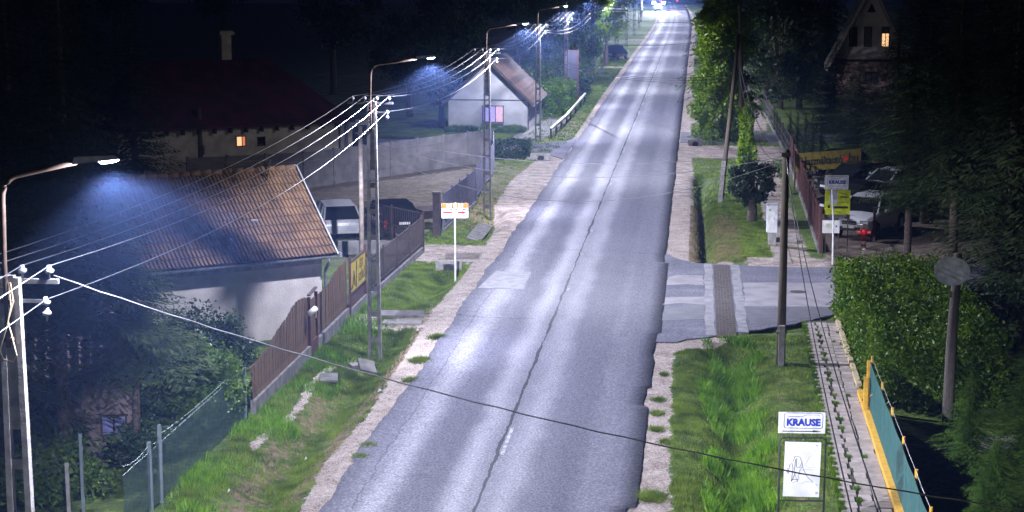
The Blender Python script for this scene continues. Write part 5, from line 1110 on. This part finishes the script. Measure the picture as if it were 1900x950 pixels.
MB().tube([(DR * math.cos(2 * math.pi * j / nS), -.09, DR * .86 * math.sin(2 * math.pi * j / nS)) for j in range(nS + 1)], .008, 5, False).build('rim', M_grey, dsh).rotation_euler = (R(8), 0, 0)
for x, z in ((-.08, .0), (.08, -.0), (-.07, -.16), (.08, -.17)): MB().box((x, -.022, z), (.018, .012, .018)).build('bolt', M_dark, dsh)
MB().box((0, .12, -.05), (.10, .22, .10)).build('mount', M_steel, dsh); MB().box((-.01, -.13 + .21, -.62), (.06, .05, .16)).build('clamp', M_steel, dsh)

# ------------------------------------------------------------------ near name sign with graffiti board
kx, ky = (G(1486, 1010).x, 33.05); ns_ = empty('roadside_sign', (kx, ky, 0), R(3), 'white and blue arrow sign above a dark framed white board covered in graffiti', 'sign')
def zpx(py): return AT(1486, py, ky).z
def xpx(px): return AT(px, 860, ky).x - kx
zt0, zt1 = zpx(812), zpx(1000)
fx0, fx1 = xpx(1446), xpx(1531)
fr = MB().tube([(fx0, 0, -.4), (fx0, 0, zt0 - .06), (fx0 + .03, 0, zt0 - .02), (fx0 + .07, 0, zt0), (fx1 - .07, 0, zt0), (fx1 - .03, 0, zt0 - .02), (fx1, 0, zt0 - .06), (fx1, 0, -.4)], .019, 8).build('tube_frame', M_dark, ns_, smooth=True)
MB().tube([(fx0, 0, zpx(929)), (fx1, 0, zpx(929))], .016, 8).build('cross_tube', M_dark, ns_)
bz0, bz1 = zpx(921), zpx(819); bx0, bx1 = xpx(1454.5), xpx(1522.5); bcx, bcz = (bx0 + bx1) / 2, (bz0 + bz1) / 2
bo = MB().add([(bx0 + .01, -.035, bz1), (bx1, -.035, bz1 - .01), (bx1 - .015, -.035, bz0 - .0), (bx0 - .01, -.035, bz0 + .01), (bx0 + .01, -.02, bz1), (bx1, -.02, bz1 - .01), (bx1 - .015, -.02, bz0), (bx0 - .01, -.02, bz0 + .01)], [(3, 2, 1, 0), (4, 5, 6, 7), (0, 1, 5, 4), (1, 2, 6, 5), (2, 3, 7, 6), (3, 0, 4, 7)]).build('board', mat('scuffed_white', (.66, .66, .68), .6, c2=(.50, .50, .51), ns=3), ns_)
def P2(px, py): p = AT(px, py, ky - .04); return (p.x - kx, -.039, p.z)
strokes = [[(1462, 879), (1465, 862), (1469, 859), (1471, 868), (1468, 893), (1472, 885), (1475, 878)], [(1471, 856), (1475, 846), (1484, 848), (1488, 858), (1483, 868), (1477, 866), (1478, 850)], [(1476, 852), (1473, 875), (1479, 893), (1484, 872), (1488, 866)], [(1488, 858), (1490, 870), (1497, 884), (1508, 895)], [(1467, 891), (1473, 889), (1480, 890)], [(1458, 872), (1462, 878)], [(1460, 868), (1464, 875)],
           [(1502, 847), (1493, 864), (1499, 867), (1513, 868), (1505, 858)], [(1484, 874), (1496, 871), (1515, 873)], [(1496, 882), (1500, 880), (1506, 881)], [(1506, 886), (1508, 879), (1510, 885), (1513, 880)], [(1486, 898), (1495, 893), (1508, 896)], [(1468, 896), (1478, 893), (1484, 886)]]
for i, s_ in enumerate(strokes): MB().tube([P2(*p) for p in s_], .0045 if i < 7 else .003, 4, False).build('graffiti_stroke', M_black if i < 7 else M_grey, bo)
for px, py, s_ in ((1516, 827, .035), (1515, 900, .03), (1515, 915, .05)): p = P2(px, py); MB().box(p, (s_, .003, s_)).build('sticker', M_grey, bo)
kb = krause_panel(ns_, ((xpx(1442) + xpx(1529)) / 2, -.03, (zpx(764) + zpx(803)) / 2), 0, 1.0)
kb.scale = ((xpx(1529) - xpx(1442)) / 1.02, 1, (zpx(764) - zpx(803)) / .46)
MB().extr([(-.42, -.012, -.175), (.24, -.012, -.170), (.24, -.012, -.155), (.43, -.012, -.18), (.24, -.012, -.205), (.24, -.012, -.192), (-.42, -.012, -.195)], (0, -.003, 0)).build('black_arrow', M_black, kb)
for x in (-.3, 0, .3): MB().box((x * .9 + bcx, 0, (zt0 + zpx(803)) / 2), (.02, .02, abs(zpx(803) - zt0) + .04)).build('hanger', M_dark, ns_)

# ------------------------------------------------------------------ yellow kerb wall and green netting fence
cw = empty('yellow_fence', (4.30, 30.0, 0), 0, 'green netting fence with yellow posts on a yellow painted kerb wall', 'fence')
def cwx(v): return .012 * (v - 30)
kb0 = None
for i in range(8):
    a_ = i * 1.95 - .3
    if kb0 is None: kb0 = MB().box((0, 0, .02), (.16, 1.93, .24)).build('kerb_block', M_yel, cw); o = kb0
    else: o = kb0.copy(); col.objects.link(o)
    o.location = (cwx(30 + a_ + 1) - .02, a_ + 1, .02); o.rotation_euler.z = -.012
low = MB().box((0, 0, 0), (.13, 1.0, .16)); lo = low.build('kerb_block', mat('faded_yellow_kerb', (.52, .42, .24), .8, c2=(.38, .31, .2)), cw); lo.location = (.20, 16.5, .06)
for i in range(1, 9): o = lo.copy(); col.objects.link(o); o.location = (.20 + .012 * i, 16.5 + i * 1.02, .06)
nt = MB(); ys_ = [1.0, 3.4, 5.8, 8.2, 10.6, 13.4]
for i in range(len(ys_) - 1):
    N_ = 10
    for j in range(N_):
        ya, yb = ys_[i] + (ys_[i + 1] - ys_[i]) * j / N_, ys_[i] + (ys_[i + 1] - ys_[i]) * (j + 1) / N_
        sa, sb = .05 * math.sin(math.pi * j / N_), .05 * math.sin(math.pi * (j + 1) / N_)
        b1, b2 = .02 * math.sin(j * 1.7), .02 * math.sin((j + 1) * 1.7)
        nt.add([(cwx(30 + ya) + .05, ya, .16), (cwx(30 + yb) + .05, yb, .16), (cwx(30 + yb) + .06 + b2, yb, .75), (cwx(30 + ya) + .06 + b1, ya, .75), (cwx(30 + yb) + .05, yb, 1.35 - sb), (cwx(30 + ya) + .05, ya, 1.35 - sa)], [(0, 1, 2, 3), (3, 2, 4, 5)])
nto = nt.build('green_net', M_green, cw); md = nto.modifiers.new('thick', 'SOLIDIFY'); md.thickness = .006
for y in ys_: MB().tube([(cwx(30 + y) + .09, y, 0), (cwx(30 + y) + .09, y, 1.5)], .032, 8).build('post', M_yel, cw)
MB().box((.22, 13.6, .60), (.15, .15, 1.45)).build('thick_post', M_yel, cw); MB().box((.10, 13.3, .45), (.11, .11, 1.05)).build('thick_post', M_yel, cw)
for a_, b_ in zip(ys_[:-1], ys_[1:]): MB().tube(sagline((cwx(30 + a_) + .08, a_, 1.48), (cwx(30 + b_) + .08, b_, 1.48), .03, 5), .007, 4, False).build('straining_wire', M_steel, cw)
MB().tube([(.2, 13.5, .4), (.25, 10.7, 1.4)], .012, 5).build('diagonal_brace', M_yel, cw)

# ------------------------------------------------------------------ A-frame house among the trees
AF = AT(1614, 112, 124.0); af = empty('a_frame_house', (AF.x, AF.y, 0), R(-4), 'steep A-frame house with a warm lit upper window among the trees', 'house')
zf_ = AF.z; sF = 25.6
hwB = 64 / sF; apz = zf_ + 128 / sF
MB().extr([(-hwB, 0, zf_), (hwB, 0, zf_), (hwB - .05, 0, zf_ + .12), (0, 0, apz), (-hwB + .05, 0, zf_ + .12)], (0, .3, 0)).build('gable_wall', mat('beige_plaster', (.72, .66, .60), .9, c2=(.60, .55, .50), ns=1), af)
MB().box((0, .35, zf_ / 2 - .25), (2 * hwB - .3, .4, zf_ + .4)).build('lower_wall', mat('brick_render', (.50, .36, .30), .9, c2=(.20, .12, .10), ns=4), af)
MB().box((0, 4.5, zf_ / 2 - .25), (2 * hwB - .3, 7.8, zf_ + .4)).build('rear_block', MATS['brick_render'], af)
for s in (-1, 1):
    MB().extr([(s * (hwB + .5), -.6, zf_ - .75), (0, -.6, apz + .25), (0, 9, apz + .25), (s * (hwB + .5), 9, zf_ - .75)], (s * .14, 0, .04)).build('roof', mat('af_roof', (.05, .045, .05), .9), af)
    MB().beam((s * (hwB + .5), -.62, zf_ - .72), (0, -.62, apz + .28), .05, .2).build('verge_board', mat('pale_verge', (.6, .55, .5), .9), af)
for px, pm, hf in ((1583, M_glass, None), (1609, mat('grey_shutter', (.16, .15, .14), .8), None), (1640, M_warm, M_warm)):
    x_ = (px - 1614) / sF; window(af, x_, zf_ + (112 - 70) / sF, .50, 1.35, pm, M_timber, y=-.03, mull=0 if hf is None else 1, sill=False)
MB().box(((1640 - 1614) / sF, -.045, zf_ + (112 - 58) / sF), (.46, .02, .46)).build('roller_blind', MATS['grey_shutter'], af)
MB().extr([(-.30, -.02, apz - 1.65), (.30, -.02, apz - 1.65), (0, -.02, apz - 1.0)], (0, .03, 0)).build('vent', M_timber, af)
window(af, .15, zf_ - 1.25, .85, .75, mat('pale_window', (.12, .12, .17), .3), M_timber, y=.12)
MB().box((0, -.02, zf_ + .0), (2 * hwB + .1, .1, .14)).build('floor_beam', M_timber, af); MB().box((1.55, .05, zf_ - 1.2), (.06, .06, 2.2)).build('downpipe', M_white, af)

# ------------------------------------------------------------------ vegetation, right side
box_foliage('hedge', 'hedge', 'big bright clipped hedge overhanging the footway by the side street', (6.35, 49.6, .05), (3.1, 10.4, 1.80), 50000, .055, L_hedge, 31, top_wave=.16, stems=10)
box_foliage('hedge', 'hedge', 'low bushy end of the hedge under the white leaning sign post', (5.9, 55.6, .05), (2.4, 2.2, 1.75), 10000, .055, L_hedge, 32, stems=4)
def ivy(loc, h, r, label, seed, m, n=9000, name='ivy_covered_tree', lean=0.):
    rs = np.random.RandomState(seed); t = empty(name, loc, 0, label, 'tree'); z = rs.uniform(0, 1, n) ** .9 * h; f = z / h
    rad = r * (1.05 - .25 * f + .20 * np.sin(z * 2.3 + seed) * np.sin(z * .9)) * (1 - sm(.92, 1.02, f) * .6); a = rs.uniform(0, 6.283, n); q = 1 - np.abs(rs.normal(0, .22, n))
    rad = rad * (1 + .18 * np.sin(a * 3 + z * 1.3) + .12 * np.sin(a * 5 - z * 2.1))
    P = np.stack([np.cos(a) * rad * q + lean * f, np.sin(a) * rad * q, z], -1); leaves(P, .11, rs, 'crown', m, t); MB().tube([(0, 0, -.3), (lean * .5, 0, h * .5), (lean * .9, 0, h * .95)], [.22, .16, .05], 8).build('trunk', M_trunk, t); return t
g = G(1337, 258); ivy((g.x, g.y, 0), 9.5, 1.75, 'broad leafy tree whose bright skirt hangs to the verge by the cross path', 41, L_ivy, 22000)
spruce((g.x + .3, g.y + 3, 0), 15, 3.3, 'tall spruce reaching over the road edge, upper right of the road', kind=1, m=L_leafd, bare=.12)
g = G(1383, 335); ivy((g.x, g.y, 0), 4.6, .42, 'slim ivy-clad column behind the braced pole', 43, L_ivy, 5000)
g = G(1395, 412); limb_tree('round_tree', (g.x, g.y, 0), 2.75, .98, 'small round clipped tree with glossy dark leaves beside the ditch', seed=51, m=L_round, n=9000, leaf=.075, trunk_r=.21, trunk_h=1.05, nclump=30)
R_TREES = [
 ('spruce', 1690, 470, 66, 8.5, 2.0, 0, 'slender dark conifer rising behind the white off-roader'), ('spruce', 1775, 500, 62, 11, 2.6, 1, 'tall dark conifer behind the satellite dish'), ('spruce', 1880, 560, 58, 12, 2.9, 2, 'dark conifer at the right border beyond the mast'),
 ('spruce', 1720, 380, 77, 12, 2.9, 2, 'dark conifer in the second row behind the car lot'), ('spruce', 1820, 380, 76, 13, 3.1, 0, 'broad dark conifer in the second row near the right border'), ('spruce', 1910, 400, 72, 13, 3.1, 1, 'dark conifer cut by the right border, second row'),
 ('spruce', 1660, 300, 96, 9, 2.9, 1, 'dark conifer just below the right eave of the A-frame house'), ('spruce', 1760, 260, 104, 15, 3.6, 0, 'dark conifer right of the A-frame house'), ('spruce', 1850, 260, 100, 16, 3.8, 2, 'dark conifer far right beyond the A-frame house'),
 ('spruce', 1545, 215, 120, 6.3, 2.9, 2, 'dark bushy conifer at the left foot of the A-frame house'), ('spruce', 1480, 180, 138, 15, 3.6, 0, 'tall dark conifer left of the A-frame house'), ('spruce', 1420, 180, 150, 14, 3.4, 1, 'dark conifer nearest the far footway on the right'), ('spruce', 1530, 150, 160, 18, 4.0, 1, 'dark conifer behind the left slope of the A-frame house'),
 ('spruce', 1590, 250, 108, 5.6, 2.6, 0, 'low dark conifer in front of the brick storey of the A-frame house'), ('spruce', 1700, 100, 200, 20, 5, 2, 'far dark conifer behind the right slope of the A-frame house'), ('spruce', 1840, 120, 180, 22, 5, 0, 'far dark conifer at the upper right corner')]
for kd, px, py, v, h, r, k, lb in R_TREES:
    p = AT(px, 300, v); spruce((p.x, v, 0), h, r, lb, kind=k, rz=rnd.uniform(0, 6), bare=.22 if px in (1690, 1775, 1720) else 0)
for i, (px, py) in enumerate([(1453, 262), (1466, 268), (1480, 275), (1493, 283), (1508, 292)]):
    g = G(px, py + 12); spruce((g.x + .3, g.y - 2, 0), 2.5 + .1 * i, .55, ('farthest', 'second farthest', 'middle', 'second nearest', 'nearest')[i] + ' of the five small cypress cones behind the red bar fence', group='row of small cypress cones', kind=2, name='cypress')
for i, (u, v, h, r) in enumerate([(6.1, 37.6, 2.4, 1.0), (7.5, 38.6, 2.7, 1.0), (6.2, 34.6, 1.7, .9), (7.4, 35.0, 2.3, 1.1), (8.4, 36.6, 2.9, 1.1), (5.65, 33.0, 1.2, .6)]):
    jl = ('feathery juniper left of the mast foot', 'tall feathery juniper just right of the mast foot', 'low juniper leaning over the green netting', 'broad juniper in the lower right corner', 'juniper at the right border below the lawn', 'small juniper tip by the end of the netting, bottom edge')[i]
    spruce((u, v, 0), h * 1.15, r * 1.05, jl, kind=2 if i % 2 else 1, rz=i * 1.1, m=L_juniper, cat='bush', name='juniper_bush')
box_foliage('garden_bush', 'bush', 'rounded reddish-dark bush on the garden lawn at the right border', (9.4, 43.5, 0), (1.7, 1.4, 1.0), 6000, .05, L_leafd, 71)
box_foliage('garden_bush', 'bush', 'dark shrub mass across the far end of the garden lawn', (10.5, 52, 0), (5.5, 2.0, 1.6), 9000, .07, L_leafd, 72)
gp2 = sheet('garden_path', [(4.9, 39.4), (8.4, 40.8), (8.2, 41.8), (4.9, 40.5)], .012, M_concd)
# ------------------------------------------------------------------ vegetation, left side
L_TREES = [(205, 640, 45.5, 6.2, 2.1, 1, 'dark spruce whose boughs cover the left end of the cottage roof'), (97, 640, 35.4, 9.0, 2.6, 0, 'huge dark spruce behind the nearest street lamp, its bare trunk in front of the outbuilding'), (235, 640, 36.6, 5.6, 2.1, 1, 'dense dark spruce hiding the roof of the outbuilding'), (-40, 640, 35, 10, 2.6, 2, 'dark spruce cut off by the left border'),
 (120, 500, 58, 11.5, 3.0, 1, 'dark spruce beyond the left end of the cottage'), (250, 400, 78, 9.5, 2.6, 2, 'dark spruce at the left end of the long cream house'), (20, 400, 75, 14, 3.5, 0, 'dark spruce far left beyond the lamp arm'), (150, 300, 100, 15, 3.6, 1, 'dark spruce far behind at upper left'), (340, 560, 49.5, 2.7, 1.1, 1, 'small spruce with upturned tips against the pale cottage wall')]
for px, py, v, h, r, k, lb in L_TREES:
    p = AT(px, 300, v); spruce((p.x, v, 0), h, r, lb, kind=k, rz=rnd.uniform(0, 6), bare={97: .36, 235: .34}.get(px, 0))
for i, (px, v, h, r) in enumerate([(60, 150, 19, 5), (220, 160, 20, 5.5), (420, 170, 20, 5.5), (620, 150, 15, 5), (760, 128, 8.0, 3.0), (820, 120, 6.0, 2.0), (850, 150, 12, 4), (960, 180, 14, 4)]):
    p = AT(px, 200, v); limb_tree('broadleaf_tree', (p.x, v, 0), h, r, ('dark tree at the far upper left corner', 'dark tree behind the left part of the red roof', 'dark tree behind the chimney of the long house', 'dark tree right of the red roof hip', 'dark tree under the second lamp beyond the yard wall', 'climber-covered tree touching the left edge of the white gable', 'dark tree behind the white gabled house', 'dark tree behind the fourth lamp pole')[i], seed=80 + i, m=L_leafd, n=6500, leaf=.22 if h > 10 else .13, nclump=50, trunk_r=.25)
g = G(540, 612); 
def twig_bush(loc, h, r, label, seed, n=26, m=L_leaf, leaf=.035, per=70):
    rs = np.random.RandomState(seed); t = empty('sparse_bush', loc, 0, label, 'bush'); mb = MB(); P = []
    for i in range(n):
        a = rs.uniform(0, 6.28); rr = r * rs.uniform(.2, 1.); hh = h * rs.uniform(.6, 1.05) * (1 - .25 * rr / r); tip = np.array([rr * math.cos(a), rr * math.sin(a), hh]); mid = tip * np.array([.45, .45, .55]) + rs.normal(0, .05, 3)
        mb.tube([(0, 0, 0), tuple(mid), tuple(tip)], [.018, .011, .004], 4, False)
        for q in range(per): f = rs.uniform(.35, 1.); P.append((mid * 2 * f if f < .5 else mid + (tip - mid) * (f - .5) * 2) + rs.normal(0, .045, 3))
    mb.build('stem', M_trunk, t, kind='stuff'); leaves(np.array(P), leaf, rs, 'foliage', m, t); return t
twig_bush((g.x - .2, g.y + .9, 0), 2.3, 1.05, 'sparse twiggy bush against the pale cottage wall', 90, 34)
twig_bush((-13.3, 46.6, 0), 1.9, .9, 'loose bush behind the low end of the plank fence', 91, 30)
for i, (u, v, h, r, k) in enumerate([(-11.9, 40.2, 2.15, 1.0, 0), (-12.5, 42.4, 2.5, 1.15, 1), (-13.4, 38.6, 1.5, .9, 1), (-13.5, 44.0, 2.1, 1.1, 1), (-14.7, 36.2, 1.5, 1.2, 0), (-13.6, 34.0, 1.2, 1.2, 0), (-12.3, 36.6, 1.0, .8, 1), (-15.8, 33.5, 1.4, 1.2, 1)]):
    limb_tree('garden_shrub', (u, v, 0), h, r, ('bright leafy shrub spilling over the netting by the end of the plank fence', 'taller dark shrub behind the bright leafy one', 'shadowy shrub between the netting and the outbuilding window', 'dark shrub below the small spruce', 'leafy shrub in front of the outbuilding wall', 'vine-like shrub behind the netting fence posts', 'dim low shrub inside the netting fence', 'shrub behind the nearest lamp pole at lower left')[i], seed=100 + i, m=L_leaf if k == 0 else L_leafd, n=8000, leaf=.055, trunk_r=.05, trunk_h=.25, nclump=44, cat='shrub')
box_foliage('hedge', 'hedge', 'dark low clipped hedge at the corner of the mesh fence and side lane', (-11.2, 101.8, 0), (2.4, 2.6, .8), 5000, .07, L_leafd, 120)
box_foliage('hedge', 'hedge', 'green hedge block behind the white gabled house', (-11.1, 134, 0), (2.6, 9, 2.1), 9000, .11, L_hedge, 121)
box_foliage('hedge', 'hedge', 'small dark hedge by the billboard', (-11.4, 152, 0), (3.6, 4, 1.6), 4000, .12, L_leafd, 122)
tag(blades('wall_grass', 9000, (-16.5, -11.4), (50.2, 54.5), lambda u, v: np.clip(1 - np.abs((v - 53.2) - (u + 12.3) * .8) / .9, 0, 1), .12, .45, .016, L_leafd, 21), 'long grass along the foot of the cottage wall', 'grass', kind='stuff')
tag(blades('wall_grass', 12000, (-17, -11.6), (116.2, 118), lambda u, v: 1. + 0 * u, .10, .38, .018, L_leaf, 22), 'weeds along the foot of the white gable wall', 'grass', kind='stuff')
# bright roadside trees further up on the left
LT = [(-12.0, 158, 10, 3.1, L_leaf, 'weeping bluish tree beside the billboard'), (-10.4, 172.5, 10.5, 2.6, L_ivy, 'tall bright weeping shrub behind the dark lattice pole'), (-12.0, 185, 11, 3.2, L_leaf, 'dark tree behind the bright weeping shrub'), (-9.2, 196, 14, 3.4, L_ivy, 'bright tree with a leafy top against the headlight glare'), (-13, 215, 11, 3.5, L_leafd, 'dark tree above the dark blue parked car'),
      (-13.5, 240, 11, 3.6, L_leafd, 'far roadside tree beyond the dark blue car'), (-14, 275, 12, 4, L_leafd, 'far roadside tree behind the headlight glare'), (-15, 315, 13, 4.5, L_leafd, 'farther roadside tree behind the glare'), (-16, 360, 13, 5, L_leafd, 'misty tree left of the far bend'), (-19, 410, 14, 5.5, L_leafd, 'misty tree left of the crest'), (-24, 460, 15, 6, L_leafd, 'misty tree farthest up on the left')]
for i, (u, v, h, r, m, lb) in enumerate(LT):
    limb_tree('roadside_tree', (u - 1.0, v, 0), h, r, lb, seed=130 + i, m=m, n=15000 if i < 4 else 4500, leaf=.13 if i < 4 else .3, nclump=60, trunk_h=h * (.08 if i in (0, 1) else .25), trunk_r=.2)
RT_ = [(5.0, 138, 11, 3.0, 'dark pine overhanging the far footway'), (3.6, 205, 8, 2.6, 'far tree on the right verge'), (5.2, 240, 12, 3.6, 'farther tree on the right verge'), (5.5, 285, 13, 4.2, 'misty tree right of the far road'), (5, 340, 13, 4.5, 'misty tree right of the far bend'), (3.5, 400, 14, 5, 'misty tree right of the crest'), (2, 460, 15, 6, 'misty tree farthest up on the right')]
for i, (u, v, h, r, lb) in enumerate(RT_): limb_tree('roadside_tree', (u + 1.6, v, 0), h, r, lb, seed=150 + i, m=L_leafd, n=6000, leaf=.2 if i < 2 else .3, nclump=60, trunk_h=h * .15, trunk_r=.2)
for i, (u, v) in enumerate([(-20, 520), (-9, 530), (2, 525), (14, 520), (26, 515), (-32, 515)]): limb_tree('roadside_tree', (u, v, -1), 9 + i % 3, 7.5, ('dark tree crossing the view past the crest, first from the left', 'dark tree just left behind the crest', 'dark tree straight behind the crest', 'dark tree just right behind the crest', 'dark tree past the crest further right', 'dark tree past the crest at the far left')[i], seed=170 + i, m=L_leafd, n=5000, leaf=.4, nclump=50, trunk_h=1.5)

# ------------------------------------------------------------------ service cables
def cable(pts, r, m, label, group=None): return tag(MB().tube(pts, r, 5, False).build('service_cable', m), label, 'cable', group)
s_ = AT(100, 511, 20.6); e_ = AT(1930, 950, 19.5)
L_ = sagline(s_, e_, .32, 40); cable([p + Vector((0, 0, .006 * math.sin(i * 2.4))) for i, p in enumerate(L_)], .0095, mat('twisted_cable', (.16, .16, .18), .22, .45, spec=.9), 'twisted service cable sagging across the whole foreground from the nearest lamp pole')
wt = Vector((2.53, 48.8, 6.1)); pt = Vector((G(672, 506).x, G(672, 506).y, 5.2))
for i, (mx_, my_) in enumerate([(1100, 302), (1100, 328), (1100, 373)]):
    a_, b_ = pt - Vector((0, 0, .18 * i)), wt - Vector((0, 0, .12 * i)); mid = (a_ + b_) / 2; tgt = AT(1100, my_, mid.y).z
    cable(sagline(a_, b_, max(.1, mid.z - tgt), 24), .009, M_cableg, ('upper', 'middle', 'lowest')[i] + ' of three cables crossing the road to the dark wooden pole', 'cables crossing the road')
for i, (px, py) in enumerate([(1592, 1000), (1655, 1010)]):
    e_ = AT(px, py, 17.); cable(sagline(wt - Vector((0, 0, .1 + .2 * i)), e_, .55, 24), .010, mat('glossy_black_cable', (.03, .03, .035), .2, 0, spec=1.), ('left', 'right')[i] + ' of the two black cables running down from the wooden pole past the footway', 'cables from the wooden pole')
at_ = Vector((1.2, 82.8, 0)) + top
for i in range(2): cable(sagline(wt - Vector((0, 0, .05 + .25 * i)), at_ - Vector((0, 0, 2.6 + .5 * i)), 1.0 + .3 * i, 20), .014, M_cableg, ('upper', 'lower')[i] + ' pale cable sagging from the wooden pole back to the braced poles', 'cables between right-hand poles')
p5 = Vector((-10.6, 139.5, 3.0)); M_dullc = mat('dull_cable', (.03, .03, .035), .85, spec=.1)
for i in range(3): cable(sagline(p5 + Vector((.1 * i, 0, .22 * i)), Vector((1.9, 88, 5.4 + .2 * i)), .4 + .1 * i, 16), .016, M_dullc, ('lowest', 'middle', 'upper')[i] + ' wire of the bundle crossing low beyond the guard rail', 'far wire bundle crossing the road')
a_ = Vector((-10.2 + .5, 111.3, 7.1)); b_ = Vector((-10.2, 169.4, 7.2))
for i in range(2): cable(sagline(a_ - Vector((0, 0, .12 * i)), b_ + Vector((0, -.2, -.3 - .5 * i)), .7, 14), .020, M_cableg, ('upper', 'lower')[i] + ' pale slack cable from the fourth lamp pole to the dark lattice pole', 'slack cables in the far row')
for i in range(2): cable(sagline(Vector((-9.9, 169.4, 7.1 - .25 * i)), Vector((8, 230, 7.6 - .2 * i)), .9, 14), .022, M_cableg, ('upper', 'lower')[i] + ' far cable crossing the road from the dark lattice pole', 'far cables near the headlights')
cable(sagline(Vector((-11, 190, 6.)), Vector((6, 215, 5.6)), 1.2, 14), .02, M_cable, 'single dark cable crossing the far road above the parked blue car')
cable(sagline(Vector((-11, 176, 3.6)), Vector((4.5, 186, 4.2)), .9, 14), .02, M_cable, 'single dark cable low over the road just before the far trees')
# ------------------------------------------------------------------ haze
hz = MB().box((0, 300, 13.5), (560, 640, 36)).build('haze', None or mat('haze_dummy', (1, 1, 1)), kind='stuff')
HM = bpy.data.materials.new('haze_air'); HM.use_nodes = True; hn = HM.node_tree.nodes; hn.remove(hn['Principled BSDF'])
pv = hn.new('ShaderNodeVolumePrincipled'); pv.inputs['Color'].default_value = (.26, .42, 1., 1); pv.inputs['Density'].default_value = HAZE; pv.inputs['Anisotropy'].default_value = .0
HM.node_tree.links.new(pv.outputs[0], hn['Material Output'].inputs['Volume']); hz.data.materials.clear(); hz.data.materials.append(HM)
